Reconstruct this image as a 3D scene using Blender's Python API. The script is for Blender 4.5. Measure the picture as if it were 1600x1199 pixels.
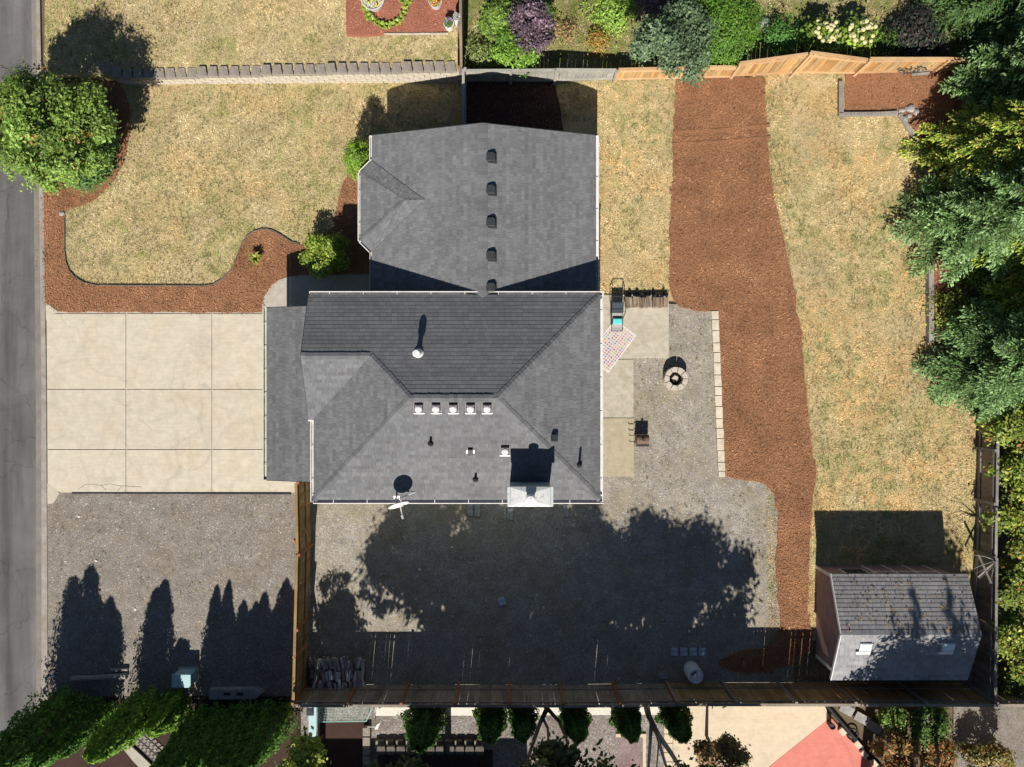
import bpy, bmesh, math, random
import numpy as np
from mathutils import Vector, Matrix

# ------------------------------------------------------------------ camera, sky, sun
H = 27.7            # drone height above the yard
F = 1109.0          # focal length in photo pixels (photo 1600 wide)
scene = bpy.context.scene
for o in list(bpy.data.objects):
    bpy.data.objects.remove(o)
C = bpy.data.collections.new('scene'); scene.collection.children.link(C)

cam_d = bpy.data.cameras.new('camera'); cam = bpy.data.objects.new('camera', cam_d)
C.objects.link(cam); cam.location = (0, 0, H); cam.rotation_euler = (0, 0, 0)
cam_d.sensor_width = 36; cam_d.lens = F / 1600 * 36; cam_d.clip_end = 2000
scene.camera = cam

SUN_EL, SUN_AZ = math.radians(42), math.radians(5)
world = bpy.data.worlds.new('World'); scene.world = world; world.use_nodes = True
wn = world.node_tree
sky = wn.nodes.new('ShaderNodeTexSky'); sky.sky_type = 'NISHITA'; sky.sun_disc = False
sky.air_density = 0.75; sky.dust_density = 0.2; sky.sun_elevation = SUN_EL; sky.sun_rotation = math.pi + SUN_AZ
wn.links.new(sky.outputs[0], wn.nodes['Background'].inputs[0])
wn.nodes['Background'].inputs[1].default_value = 0.05
sd = bpy.data.lights.new('sun', 'SUN'); so = bpy.data.objects.new('sun', sd); C.objects.link(so)
sd.energy = 5.0; sd.angle = math.radians(0.5); sd.color = (1.0, 0.95, 0.87)
dv = Vector((math.sin(SUN_AZ)*math.cos(SUN_EL), math.cos(SUN_AZ)*math.cos(SUN_EL), -math.sin(SUN_EL)))
so.rotation_euler = dv.to_track_quat('-Z', 'Y').to_euler(); so.location = (-4, -40, 40)
scene.view_settings.view_transform = 'Standard'; scene.view_settings.look = 'None'
scene.view_settings.exposure = 0.35; scene.view_settings.gamma = 1
scene.render.engine = 'CYCLES'

# ------------------------------------------------------------------ helpers
rng = np.random.default_rng(7)
R = random.Random(11)
def P(px, py, z=0.0):
    s = (H - z) / F
    return ((px - 800) * s, (599.5 - py) * s, z)
def L(r, g, b, k=1.0):                       # sRGB 0-255 to linear
    f = lambda c: ((c/255)/12.92 if c/255 <= 0.04045 else ((c/255+0.055)/1.055)**2.4) * k
    return (f(r), f(g), f(b))

def vn(x, y, scale, seed):                   # value noise 0..1
    g = np.random.default_rng(seed).random((64, 64))
    x = np.asarray(x)/scale; y = np.asarray(y)/scale
    xi = np.floor(x).astype(int); yi = np.floor(y).astype(int)
    fx = x-xi; fy = y-yi; fx = fx*fx*(3-2*fx); fy = fy*fy*(3-2*fy)
    a = g[xi % 64, yi % 64]; b = g[(xi+1) % 64, yi % 64]; c = g[xi % 64, (yi+1) % 64]; d = g[(xi+1) % 64, (yi+1) % 64]
    return (a*(1-fx)+b*fx)*(1-fy)+(c*(1-fx)+d*fx)*fy

def world_loc(o):
    p = Vector((0, 0, 0))
    while o is not None:
        p += o.location; o = o.parent
    return p
def tag(o, label=None, cat=None, group=None, kind=None):
    if label: o['label'] = label
    if cat: o['category'] = cat
    if group: o['group'] = group
    if kind: o['kind'] = kind
    return o
def thing(name, loc, label, cat, group=None):
    o = bpy.data.objects.new(name, None); C.objects.link(o); o.location = loc
    o.empty_display_size = 0.2
    return tag(o, label, cat, group)
def link(name, me, parent=None):
    o = bpy.data.objects.new(name, me); C.objects.link(o)
    if parent is not None: o.parent = parent
    return o
def mesh_np(V, Fc, mat, col=None, smooth=False):
    V = np.asarray(V, dtype=np.float32); Fc = np.asarray(Fc, dtype=np.int32)
    me = bpy.data.meshes.new('m'); k = Fc.shape[1]; n = len(Fc)
    me.vertices.add(len(V)); me.vertices.foreach_set('co', V.ravel())
    me.loops.add(n*k); me.loops.foreach_set('vertex_index', Fc.ravel())
    me.polygons.add(n); me.polygons.foreach_set('loop_start', np.arange(0, n*k, k, dtype=np.int32))
    me.polygons.foreach_set('loop_total', np.full(n, k, dtype=np.int32))
    if smooth: me.polygons.foreach_set('use_smooth', np.ones(n, dtype=bool))
    if col is not None:
        a = me.color_attributes.new('Col', 'FLOAT_COLOR', 'POINT')
        c4 = np.ones((len(V), 4), dtype=np.float32); c4[:, :3] = col
        a.data.foreach_set('color', c4.ravel())
    me.update(calc_edges=True); me.materials.append(mat)
    return me
def obj_np(name, V, Fc, mat, parent=None, col=None, smooth=False):
    V = np.asarray(V, dtype=float)
    if parent is not None: V = V - np.array(world_loc(parent))
    return link(name, mesh_np(V, Fc, mat, col, smooth), parent)

class MB:                                    # small mesh collector (world coordinates)
    def __init__(s): s.v = []; s.f = []; s.c = []
    def add(s, vs, fs, col=None):
        b = len(s.v); s.v += [tuple(v) for v in vs]; s.f += [tuple(i+b for i in f) for f in fs]
        s.c += [col or (1, 1, 1)]*len(vs); return s
    def box(s, c, d, rz=0, tilt=None, col=None):
        x, y, z = d[0]/2, d[1]/2, d[2]/2
        vs = [Vector((a*x, b*y, e*z)) for e in (-1, 1) for b in (-1, 1) for a in (-1, 1)]
        M = Matrix.Rotation(rz, 3, 'Z')
        if tilt: M = M @ Matrix.Rotation(tilt[0], 3, 'X') @ Matrix.Rotation(tilt[1], 3, 'Y')
        vs = [M @ v + Vector(c) for v in vs]
        return s.add(vs, [(0,2,3,1),(4,5,7,6),(0,1,5,4),(2,6,7,3),(0,4,6,2),(1,3,7,5)], col)
    def beam(s, p, q, w, h, col=None):       # box between two points, w sideways, h up
        p, q = Vector(p), Vector(q); d = (q-p); l = d.length; d.normalize()
        side = d.cross(Vector((0, 0, 1)))
        if side.length < 1e-4: side = Vector((1, 0, 0))
        side.normalize(); up = side.cross(d)
        vs = [a + side*(w/2*i) + up*(h/2*j) for a in (p, q) for j in (-1, 1) for i in (-1, 1)]
        return s.add(vs, [(0,1,3,2),(4,6,7,5),(0,4,5,1),(2,3,7,6),(0,2,6,4),(1,5,7,3)], col)
    def tube(s, pts, rs, n=8, cap=True, col=None):
        pts = [Vector(p) for p in pts]
        if not hasattr(rs, '__len__'): rs = [rs]*len(pts)
        vs = []; fs = []
        for i, p in enumerate(pts):
            d = pts[min(i+1, len(pts)-1)] - pts[max(i-1, 0)]
            d.normalize(); a = d.cross(Vector((0.13, 0.31, 0.94)))
            if a.length < 1e-3: a = d.cross(Vector((1, 0, 0)))
            a.normalize(); b = d.cross(a)
            vs += [p + (a*math.cos(t*2*math.pi/n) + b*math.sin(t*2*math.pi/n))*rs[i] for t in range(n)]
        for i in range(len(pts)-1):
            for t in range(n):
                u = (t+1) % n
                fs.append((i*n+t, i*n+u, (i+1)*n+u, (i+1)*n+t))
        if cap: fs += [tuple(range(n-1, -1, -1)), tuple(range((len(pts)-1)*n, len(pts)*n))]
        return s.add(vs, fs, col)
    def lathe(s, c, prof, n=20, col=None, axis=None):       # prof (r,z)
        vs = []; fs = []
        for r, z in prof:
            vs += [Vector((r*math.cos(2*math.pi*t/n), r*math.sin(2*math.pi*t/n), z)) for t in range(n)]
        if axis is not None:
            q = Vector((0, 0, 1)).rotation_difference(Vector(axis)); vs = [q @ v for v in vs]
        vs = [v + Vector(c) for v in vs]
        for i in range(len(prof)-1):
            for t in range(n):
                u = (t+1) % n; fs.append((i*n+t, i*n+u, (i+1)*n+u, (i+1)*n+t))
        fs += [tuple(range(n-1, -1, -1)), tuple(range((len(prof)-1)*n, len(prof)*n))]
        return s.add(vs, fs, col)
    def prism(s, poly, z0, z1, col=None):    # poly: world xy; z1 may be callable
        n = len(poly)
        A = sum(poly[i][0]*poly[(i+1) % n][1]-poly[(i+1) % n][0]*poly[i][1] for i in range(n))
        if A < 0: poly = poly[::-1]
        zt = (lambda x, y: z1) if not callable(z1) else z1
        vs = [(x, y, z0) for x, y in poly] + [(x, y, zt(x, y)) for x, y in poly]
        fs = [tuple(range(n-1, -1, -1)), tuple(range(n, 2*n))] + [(i, (i+1) % n, n+(i+1) % n, n+i) for i in range(n)]
        return s.add(vs, fs, col)
    def mesh(s, mat, off=(0, 0, 0), smooth=False, colour=False):
        me = bpy.data.meshes.new('m')
        me.from_pydata([(v[0]-off[0], v[1]-off[1], v[2]-off[2]) for v in s.v], [], s.f)
        if colour:
            a = me.color_attributes.new('Col', 'FLOAT_COLOR', 'POINT')
            for i, c in enumerate(s.c): a.data[i].color = (*c, 1)
        if smooth:
            for p in me.polygons: p.use_smooth = True
        me.materials.append(mat); me.update(); return me
    def build(s, name, mat, parent=None, smooth=False, colour=False, bevel=0):
        off = world_loc(parent) if parent is not None else Vector((0, 0, 0))
        o = link(name, s.mesh(mat, off, smooth, colour), parent)
        if bevel:
            m = o.modifiers.new('bevel', 'BEVEL'); m.width = bevel; m.segments = 2; m.limit_method = 'ANGLE'
        return o
    def thing(s, name, mat, label, cat, group=None, smooth=False, colour=False, bevel=0):
        c = np.array(s.v); base = (float(c[:, 0].mean()), float(c[:, 1].mean()), float(c[:, 2].min()))
        o = link(name, s.mesh(mat, base, smooth, colour)); o.location = base
        if bevel:
            m = o.modifiers.new('bevel', 'BEVEL'); m.width = bevel; m.segments = 2; m.limit_method = 'ANGLE'
        return tag(o, label, cat, group)

# ------------------------------------------------------------------ materials
def nt(name):
    m = bpy.data.materials.new(name); m.use_nodes = True
    return m, m.node_tree, m.node_tree.nodes['Principled BSDF']
def N(t, kind, **kw):
    n = t.nodes.new(kind)
    for k, v in kw.items():
        if k.startswith('i_'):
            key = k[2:]; key = int(key) if key.isdigit() else key.replace('_', ' ')
            n.inputs[key].default_value = v
        else: setattr(n, k, v)
    return n
def ramp(t, fac, stops):
    r = t.nodes.new('ShaderNodeValToRGB'); e = r.color_ramp.elements
    while len(e) < len(stops): e.new(0.5)
    for i, (p, c) in enumerate(stops):
        e[i].position = p; e[i].color = (*c, 1)
    t.links.new(fac, r.inputs[0]); return r.outputs[0]
def noise(t, vec, scale, detail=4, rough=0.6, dist=0.0):
    n = N(t, 'ShaderNodeTexNoise', i_Scale=scale, i_Detail=detail, i_Roughness=rough, i_Distortion=dist)
    if vec is not None: t.links.new(vec, n.inputs['Vector'])
    return n.outputs[0]
def mix(t, fac, a, b, mode='MIX'):
    m = N(t, 'ShaderNodeMix', data_type='RGBA', blend_type=mode)
    for sock, v in ((m.inputs[0], fac), (m.inputs[6], a), (m.inputs[7], b)):
        if isinstance(v, (int, float)): sock.default_value = v
        elif isinstance(v, tuple): sock.default_value = (*v, 1)
        else: t.links.new(v, sock)
    return m.outputs[2]
def mapr(t, v, a, b, c, d):
    m = N(t, 'ShaderNodeMapRange'); t.links.new(v, m.inputs[0])
    for i, x in enumerate((a, b, c, d)): m.inputs[i+1].default_value = x
    return m.outputs[0]
def bump(t, bs, h, strength, dist):
    b = N(t, 'ShaderNodeBump', i_Strength=strength, i_Distance=dist)
    t.links.new(h, b.inputs['Height']); t.links.new(b.outputs[0], bs.inputs['Normal'])
def coords(t, scale=None):
    c = t.nodes.new('ShaderNodeTexCoord').outputs['Object']
    if scale:
        m = N(t, 'ShaderNodeMapping'); m.inputs['Scale'].default_value = scale
        t.links.new(c, m.inputs['Vector']); return m.outputs[0]
    return c
def m_plain(name, col, rough=0.6, metal=0.0, var=0.25, scale=6.0, bmp=0.0, spec=0.4):
    m, t, b = nt(name); c = coords(t)
    n = noise(t, c, scale, 5)
    lo = tuple(x*(1-var) for x in col); hi = tuple(min(1, x*(1+var)) for x in col)
    t.links.new(ramp(t, n, [(0.3, lo), (0.7, hi)]), b.inputs['Base Color'])
    b.inputs['Roughness'].default_value = rough; b.inputs['Metallic'].default_value = metal
    b.inputs['Specular IOR Level'].default_value = spec
    if bmp: bump(t, b, noise(t, c, scale*8, 4), 0.6, bmp)
    return m
def m_attr(name, rough=0.8, grain=(60, 60, 60), var=0.35, spec=0.2, transl=0.0, bmp=0.0, big=0.0):
    m, t, b = nt(name); c = coords(t, grain)
    a = N(t, 'ShaderNodeAttribute', attribute_name='Col').outputs[0]
    n = mapr(t, noise(t, c, 1.0, 3), 0.25, 0.75, 1-var, 1+var)
    if big:
        c2 = coords(t); nb_ = mapr(t, noise(t, c2, 0.9, 6, 0.65, 0.5), 0.3, 0.7, 1-big, 1+big)
        mm = N(t, 'ShaderNodeMath', operation='MULTIPLY'); t.links.new(n, mm.inputs[0]); t.links.new(nb_, mm.inputs[1]); n = mm.outputs[0]
    v = N(t, 'ShaderNodeVectorMath', operation='SCALE'); t.links.new(a, v.inputs[0]); t.links.new(n, v.inputs['Scale'])
    t.links.new(v.outputs[0], b.inputs['Base Color'])
    b.inputs['Roughness'].default_value = rough; b.inputs['Specular IOR Level'].default_value = spec
    if transl:
        tr = N(t, 'ShaderNodeBsdfTranslucent'); t.links.new(v.outputs[0], tr.inputs[0])
        ms = N(t, 'ShaderNodeMixShader', i_0=transl)
        t.links.new(b.outputs[0], ms.inputs[1]); t.links.new(tr.outputs[0], ms.inputs[2])
        t.links.new(ms.outputs[0], t.nodes['Material Output'].inputs[0])
    if bmp: bump(t, b, noise(t, c, 1.0, 3), 0.5, bmp)
    return m
def m_boards(name, cols, rough=0.8, along='Z', var=0.3, stain=0.35):     # colour differs from board to board
    m, t, b = nt(name)
    r = N(t, 'ShaderNodeObjectInfo').outputs['Random']
    stops = [(i/max(1, len(cols)-1), c) for i, c in enumerate(cols)]
    base = ramp(t, r, stops)
    g = N(t, 'ShaderNodeNewGeometry').outputs['Position']
    sc = {'Z': (40, 40, 3), 'X': (3, 40, 40), 'Y': (40, 3, 40)}[along]
    mp = N(t, 'ShaderNodeMapping'); mp.inputs['Scale'].default_value = sc; t.links.new(g, mp.inputs['Vector'])
    n = mapr(t, noise(t, mp.outputs[0], 1.0, 4), 0.3, 0.7, 1-var, 1+var)
    n2 = mapr(t, noise(t, g, 1.3, 4), 0.35, 0.7, 1-stain, 1.1)
    mm = N(t, 'ShaderNodeMath', operation='MULTIPLY'); t.links.new(n, mm.inputs[0]); t.links.new(n2, mm.inputs[1])
    v = N(t, 'ShaderNodeVectorMath', operation='SCALE'); t.links.new(base, v.inputs[0]); t.links.new(mm.outputs[0], v.inputs['Scale'])
    t.links.new(v.outputs[0], b.inputs['Base Color']); b.inputs['Roughness'].default_value = rough
    b.inputs['Specular IOR Level'].default_value = 0.2
    return m
def m_gravel(name, cols, tint=None, scale=34, dirt=(0.2, 0.15, 0.1), dirt_amt=0.5, seed=0.0):
    m, t, b = nt(name); c = coords(t)
    v1 = N(t, 'ShaderNodeTexVoronoi', i_Scale=scale); t.links.new(c, v1.inputs['Vector'])
    v2 = N(t, 'ShaderNodeTexVoronoi', i_Scale=scale*2.3); t.links.new(c, v2.inputs['Vector'])
    sp = N(t, 'ShaderNodeSeparateColor'); t.links.new(v1.outputs['Color'], sp.inputs[0])
    sp2 = N(t, 'ShaderNodeSeparateColor'); t.links.new(v2.outputs['Color'], sp2.inputs[0])
    k = len(cols)
    a = ramp(t, sp.outputs[0], [(i/(k-1), x) for i, x in enumerate(cols)])
    a2 = ramp(t, sp2.outputs[1], [(i/(k-1), x) for i, x in enumerate(cols)])
    colr = mix(t, 0.5, a, a2)
    dn = mapr(t, noise(t, c, 0.55, 6, 0.65, 0.4), 0.42, 0.68, 0, dirt_amt)
    colr = mix(t, dn, colr, dirt)
    big = mapr(t, noise(t, c, 1.7, 5, 0.7), 0.3, 0.72, 0.72, 1.22)
    vv = N(t, 'ShaderNodeVectorMath', operation='SCALE'); t.links.new(colr, vv.inputs[0]); t.links.new(big, vv.inputs['Scale'])
    t.links.new(vv.outputs[0], b.inputs['Base Color']); b.inputs['Roughness'].default_value = 0.9
    b.inputs['Specular IOR Level'].default_value = 0.15
    bump(t, b, v1.outputs['Distance'], 0.7, -0.02)
    return m
def m_ground(name, stops, s1=2.0, s2=30.0, amt=0.5, bmp=0.02):
    m, t, b = nt(name); c = coords(t)
    n1 = noise(t, c, s1, 6, 0.65, 0.3); n2 = noise(t, c, s2, 4, 0.75)
    mm = N(t, 'ShaderNodeMix', i_0=amt); t.links.new(n1, mm.inputs[2]); t.links.new(n2, mm.inputs[3])
    t.links.new(ramp(t, mm.outputs[0], stops), b.inputs['Base Color'])
    b.inputs['Roughness'].default_value = 0.95; b.inputs['Specular IOR Level'].default_value = 0.1
    if bmp: bump(t, b, n2, 0.8, bmp)
    return m
def m_concrete(name, col, stain=(0.3, 0.24, 0.16), amt=0.3, dark=0.75, scale=1.0):
    m, t, b = nt(name); c = coords(t)
    n1 = mapr(t, noise(t, c, 0.9*scale, 6, 0.6, 0.6), 0.45, 0.75, 0, amt)
    colr = mix(t, n1, col, stain)
    n2 = mapr(t, noise(t, c, 3.1*scale, 6, 0.7, 0.3), 0.3, 0.7, dark, 1.12)
    n3 = mapr(t, noise(t, c, 55, 3, 0.7), 0.3, 0.7, 0.93, 1.07)
    mp = N(t, 'ShaderNodeMapping'); mp.inputs['Scale'].default_value = (0.4, 5, 1); t.links.new(c, mp.inputs['Vector'])
    n4 = mapr(t, noise(t, mp.outputs[0], 3, 4, 0.6), 0.3, 0.7, 0.95, 1.05)
    n5 = mapr(t, N(t, 'ShaderNodeObjectInfo').outputs['Random'], 0, 1, 0.95, 1.03)
    ab = N(t, 'ShaderNodeMath', operation='ABSOLUTE'); sb_ = N(t, 'ShaderNodeMath', operation='SUBTRACT'); sb_.inputs[1].default_value = 0.5
    t.links.new(noise(t, c, 0.33, 2, 0.4, 0.3), sb_.inputs[0]); t.links.new(sb_.outputs[0], ab.inputs[0])
    n6 = mapr(t, ab.outputs[0], 0.0, 0.014, 0.92, 1.0)
    n7 = mapr(t, noise(t, c, 0.75, 5, 0.75, 1.2), 0.58, 0.72, 1.0, 0.82)
    v = colr
    for n in (n2, n3, n4, n5, n6, n7):
        s = N(t, 'ShaderNodeVectorMath', operation='SCALE'); t.links.new(v, s.inputs[0]); t.links.new(n, s.inputs['Scale']); v = s.outputs[0]
    t.links.new(v, b.inputs['Base Color']); b.inputs['Roughness'].default_value = 0.85
    b.inputs['Specular IOR Level'].default_value = 0.25
    bump(t, b, noise(t, c, 90, 3), 0.3, 0.003)
    return m

M = {}
M['soil'] = m_ground('soil', [(0.3, (0.09, 0.07, 0.045)), (0.7, (0.2, 0.16, 0.1))])
def m_asphalt():
    m, t, b = nt('asphalt'); c = coords(t)
    mp = N(t, 'ShaderNodeMapping'); mp.inputs['Scale'].default_value = (1.1, 0.1, 1); t.links.new(c, mp.inputs['Vector'])
    a = mapr(t, noise(t, mp.outputs[0], 1.0, 5, 0.6, 0.3), 0.32, 0.68, 0.6, 1.3)
    p = mapr(t, noise(t, c, 0.5, 6, 0.7, 0.6), 0.3, 0.7, 0.8, 1.2)
    f = mapr(t, noise(t, c, 30, 4, 0.8), 0.25, 0.75, 0.72, 1.28)
    v1 = N(t, 'ShaderNodeTexVoronoi', feature='DISTANCE_TO_EDGE', i_Scale=0.32)
    w = N(t, 'ShaderNodeVectorMath', operation='ADD'); n3 = N(t, 'ShaderNodeTexNoise', i_Scale=1.4, i_Detail=4.0); t.links.new(c, n3.inputs['Vector'])
    t.links.new(c, w.inputs[0]); t.links.new(n3.outputs['Color'], w.inputs[1]); t.links.new(w.outputs[0], v1.inputs['Vector'])
    k = mapr(t, v1.outputs['Distance'], 0.0, 0.008, 0.7, 1.0)
    v = None
    for n in (a, p, f, k):
        s_ = N(t, 'ShaderNodeVectorMath', operation='SCALE')
        if v is None: s_.inputs[0].default_value = (0.136, 0.129, 0.128)
        else: t.links.new(v, s_.inputs[0])
        t.links.new(n, s_.inputs['Scale']); v = s_.outputs[0]
    t.links.new(v, b.inputs['Base Color']); b.inputs['Roughness'].default_value = 0.9; b.inputs['Specular IOR Level'].default_value = 0.2
    bump(t, b, noise(t, c, 60, 3), 0.5, 0.006); return m
M['asphalt'] = m_asphalt()
M['gutter_dust'] = m_ground('gutter_dust', [(0.3, (0.15, 0.135, 0.125)), (0.5, (0.22, 0.2, 0.175)), (0.72, (0.31, 0.27, 0.22))], 1.5, 30, 0.5, 0.004)
M['kerb'] = m_concrete('kerb', (0.36, 0.32, 0.28), (0.22, 0.17, 0.12), 0.6)
M['dry_soil'] = m_ground('dry_soil', [(0.3, (0.2, 0.18, 0.07)), (0.48, (0.44, 0.35, 0.17)), (0.7, (0.64, 0.51, 0.3))], 1.3, 9, 0.55)
M['green_soil'] = m_ground('green_soil', [(0.3, (0.1, 0.12, 0.03)), (0.52, (0.22, 0.2, 0.07)), (0.72, (0.34, 0.26, 0.12))], 1.3, 16, 0.6)
M['mulch'] = m_ground('mulch', [(0.28, (0.16, 0.078, 0.04)), (0.5, (0.3, 0.148, 0.078)), (0.75, (0.4, 0.205, 0.115))], 0.9, 30, 0.6, 0.03)
M['red_mulch'] = m_ground('red_mulch', [(0.28, (0.2, 0.07, 0.045)), (0.5, (0.36, 0.14, 0.09)), (0.75, (0.48, 0.22, 0.15))], 1.1, 38, 0.72, 0.03)
M['shade_dark_mulch'] = m_ground('shade_dark_mulch', [(0.28, (0.03, 0.018, 0.014)), (0.5, (0.065, 0.04, 0.032)), (0.75, (0.11, 0.07, 0.055))], 1.1, 38, 0.72, 0.03)  # dark mulch, deepened further to put the south beds' shade into colour
M['attr_matte'] = m_attr('attr_matte', 0.9)
M['attr_leaf'] = m_attr('attr_leaf', 0.5, (9, 9, 9), 0.2, 0.3, 0.22)
M['attr_needle'] = m_attr('attr_needle', 0.65, (9, 9, 9), 0.2, 0.15, 0.12)
M['shingle'] = m_attr('shingle', 0.9, (38, 38, 38), 0.2, 0.2, 0, 0.004, 0.13)
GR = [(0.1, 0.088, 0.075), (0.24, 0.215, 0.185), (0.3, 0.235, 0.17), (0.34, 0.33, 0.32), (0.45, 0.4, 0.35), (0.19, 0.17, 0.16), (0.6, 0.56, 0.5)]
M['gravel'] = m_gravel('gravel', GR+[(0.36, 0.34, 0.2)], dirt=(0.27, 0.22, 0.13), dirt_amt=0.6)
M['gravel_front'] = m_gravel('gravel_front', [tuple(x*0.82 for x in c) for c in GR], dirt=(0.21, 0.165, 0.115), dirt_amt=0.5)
M['driveway'] = m_concrete('driveway', (0.55, 0.49, 0.39), (0.5, 0.4, 0.26), 0.4, 0.88)
M['patio'] = m_concrete('patio', (0.5, 0.45, 0.36), (0.4, 0.33, 0.23), 0.6, 0.78, 1.4)
M['patio_tan'] = m_concrete('patio_tan', (0.44, 0.375, 0.26), (0.38, 0.31, 0.2), 0.5, 0.85, 1.4)
M['walk'] = m_concrete('walk', (0.45, 0.41, 0.34), (0.36, 0.31, 0.24), 0.35, 0.85)
M['cream'] = m_concrete('cream', (0.64, 0.53, 0.39), (0.6, 0.49, 0.35), 0.4, 0.93)
M['coral'] = m_concrete('coral', (0.64, 0.22, 0.175), (0.58, 0.2, 0.16), 0.4, 0.9)
M['white_conc'] = m_concrete('white_conc', (0.7, 0.66, 0.58), (0.6, 0.55, 0.45), 0.3, 0.9)
M['block'] = m_plain('block', (0.27, 0.235, 0.2), 0.9, 0, 0.35, 9, 0.006)
M['block_shaded'] = m_plain('block_shaded', (0.12, 0.105, 0.09), 0.9, 0, 0.35, 9, 0.006)  # darker copy of block, shade of the edging row put into colour
M['block_light'] = m_plain('block_light', (0.5, 0.44, 0.35), 0.9, 0, 0.25, 7, 0.006)
M['paver'] = m_plain('paver', (0.6, 0.53, 0.41), 0.9, 0, 0.2, 5, 0.004)
M['pit'] = m_plain('pit', (0.5, 0.44, 0.36), 0.9, 0, 0.2, 12, 0.006)
M['gutter_white'] = m_plain('gutter_white', (0.78, 0.74, 0.7), 0.4, 0, 0.12, 4)
M['gutter_green'] = m_plain('gutter_green', (0.5, 0.53, 0.45), 0.5, 0, 0.15, 4)
M['siding'] = m_plain('siding', (0.36, 0.42, 0.36), 0.7, 0, 0.1, 3)
M['trim'] = m_plain('trim', (0.75, 0.73, 0.7), 0.5, 0, 0.1, 3)
M['shed_wall'] = m_plain('shed_wall', (0.33, 0.225, 0.215), 0.7, 0, 0.18, 3)
M['deck'] = m_plain('deck', (0.06, 0.06, 0.062), 0.9, 0, 0.2, 10)
M['edging'] = m_plain('edging', (0.17, 0.15, 0.13), 0.8, 0, 0.3, 6)
M['black'] = m_plain('black', (0.018, 0.018, 0.02), 0.5, 0, 0.3, 10)
M['vent_dark'] = m_plain('vent_dark', (0.03, 0.032, 0.034), 0.6, 0, 0.3, 10)
M['vent_brown'] = m_plain('vent_brown', (0.1, 0.075, 0.075), 0.5, 0, 0.2, 10)
M['white_metal'] = m_plain('white_metal', (0.8, 0.78, 0.75), 0.35, 0, 0.08, 6)
def m_cap():
    m, t, b = nt('galvanised_cap'); c = coords(t)
    rust = mapr(t, noise(t, c, 3.5, 6, 0.75, 0.8), 0.6, 0.72, 0, 0.85)
    dirt = mapr(t, noise(t, c, 6.0, 6, 0.7, 1.5), 0.52, 0.7, 0, 0.75)
    col = mix(t, dirt, (0.58, 0.58, 0.57), (0.2, 0.2, 0.21)); col = mix(t, rust, col, (0.3, 0.13, 0.05))
    t.links.new(col, b.inputs['Base Color']); b.inputs['Roughness'].default_value = 0.55; b.inputs['Metallic'].default_value = 0.15
    return m
M['cap'] = m_cap()
M['chimney'] = m_plain('chimney', (0.3, 0.36, 0.36), 0.8, 0, 0.15, 3)
M['glass'] = m_plain('glass', (0.05, 0.06, 0.07), 0.08, 0, 0.1, 2, 0, 0.6)
M['skylight'] = m_plain('skylight', (0.62, 0.72, 0.74), 0.15, 0, 0.12, 3, 0, 0.7)
M['cedar'] = m_boards('cedar', [(0.36, 0.19, 0.07), (0.52, 0.3, 0.12), (0.6, 0.38, 0.17), (0.43, 0.25, 0.1), (0.38, 0.28, 0.15), (0.56, 0.36, 0.18)], 0.75, 'Z', 0.25, 0.1)
M['cedar_rail'] = m_boards('cedar_rail', [(0.5, 0.31, 0.16), (0.6, 0.4, 0.22)], 0.75, 'X', 0.2, 0.1)
M['grey_board'] = m_boards('grey_board', [(0.3, 0.29, 0.25), (0.4, 0.38, 0.32), (0.34, 0.33, 0.3), (0.45, 0.42, 0.35)], 0.85, 'Z', 0.3, 0.25)
M['old_board'] = m_boards('old_board', [(0.24, 0.19, 0.15), (0.34, 0.28, 0.23), (0.28, 0.24, 0.2), (0.4, 0.31, 0.24)], 0.85, 'Z', 0.35, 0.3)
M['tan_board'] = m_boards('tan_board', [(0.36, 0.23, 0.1), (0.44, 0.29, 0.13), (0.3, 0.19, 0.08), (0.4, 0.27, 0.14)], 0.8, 'Z', 0.3, 0.3)
M['old_rail'] = m_boards('old_rail', [(0.2, 0.15, 0.11), (0.28, 0.2, 0.14)], 0.85, 'X', 0.3, 0.2)
M['rust_post'] = m_boards('rust_post', [(0.32, 0.13, 0.06), (0.38, 0.17, 0.09)], 0.8, 'Z', 0.3, 0.2)
M['timber'] = m_boards('timber', [(0.26, 0.24, 0.22), (0.34, 0.31, 0.28)], 0.9, 'Y', 0.3, 0.3)
M['bark'] = m_plain('bark', (0.12, 0.085, 0.06), 0.9, 0, 0.4, 14, 0.01)
M['grey_bark'] = m_plain('grey_bark', (0.3, 0.27, 0.24), 0.9, 0, 0.3, 14, 0.01)
M['log'] = m_boards('log', [(0.2, 0.14, 0.1), (0.34, 0.26, 0.19), (0.26, 0.19, 0.14), (0.42, 0.34, 0.26), (0.3, 0.2, 0.12)], 0.9, 'Y', 0.45, 0.4)
M['log_grey'] = m_boards('log_grey', [(0.3, 0.26, 0.24), (0.5, 0.46, 0.45), (0.34, 0.25, 0.2), (0.75, 0.73, 0.72), (0.4, 0.36, 0.34)], 0.9, 'Y', 0.4, 0.3)
M['slate'] = m_plain('slate', (0.36, 0.44, 0.5), 0.6, 0, 0.3, 7)
M['stone'] = m_plain('stone', (0.32, 0.31, 0.3), 0.9, 0, 0.3, 6, 0.01)
M['teal_box'] = m_plain('teal_box', (0.38, 0.56, 0.58), 0.5, 0, 0.1, 3)
M['plastic_white'] = m_plain('plastic_white', (0.62, 0.64, 0.64), 0.5, 0, 0.15, 5)
M['navy'] = m_plain('navy', (0.03, 0.045, 0.06), 0.8, 0, 0.2, 12)
M['mesh_grey'] = m_plain('mesh_grey', (0.3, 0.29, 0.28), 0.8, 0, 0.2, 30)
M['teal'] = m_plain('teal', (0.12, 0.62, 0.62), 0.8, 0, 0.2, 12)
M['iron'] = m_plain('iron', (0.05, 0.045, 0.042), 0.6, 0.3, 0.4, 12)
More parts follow.
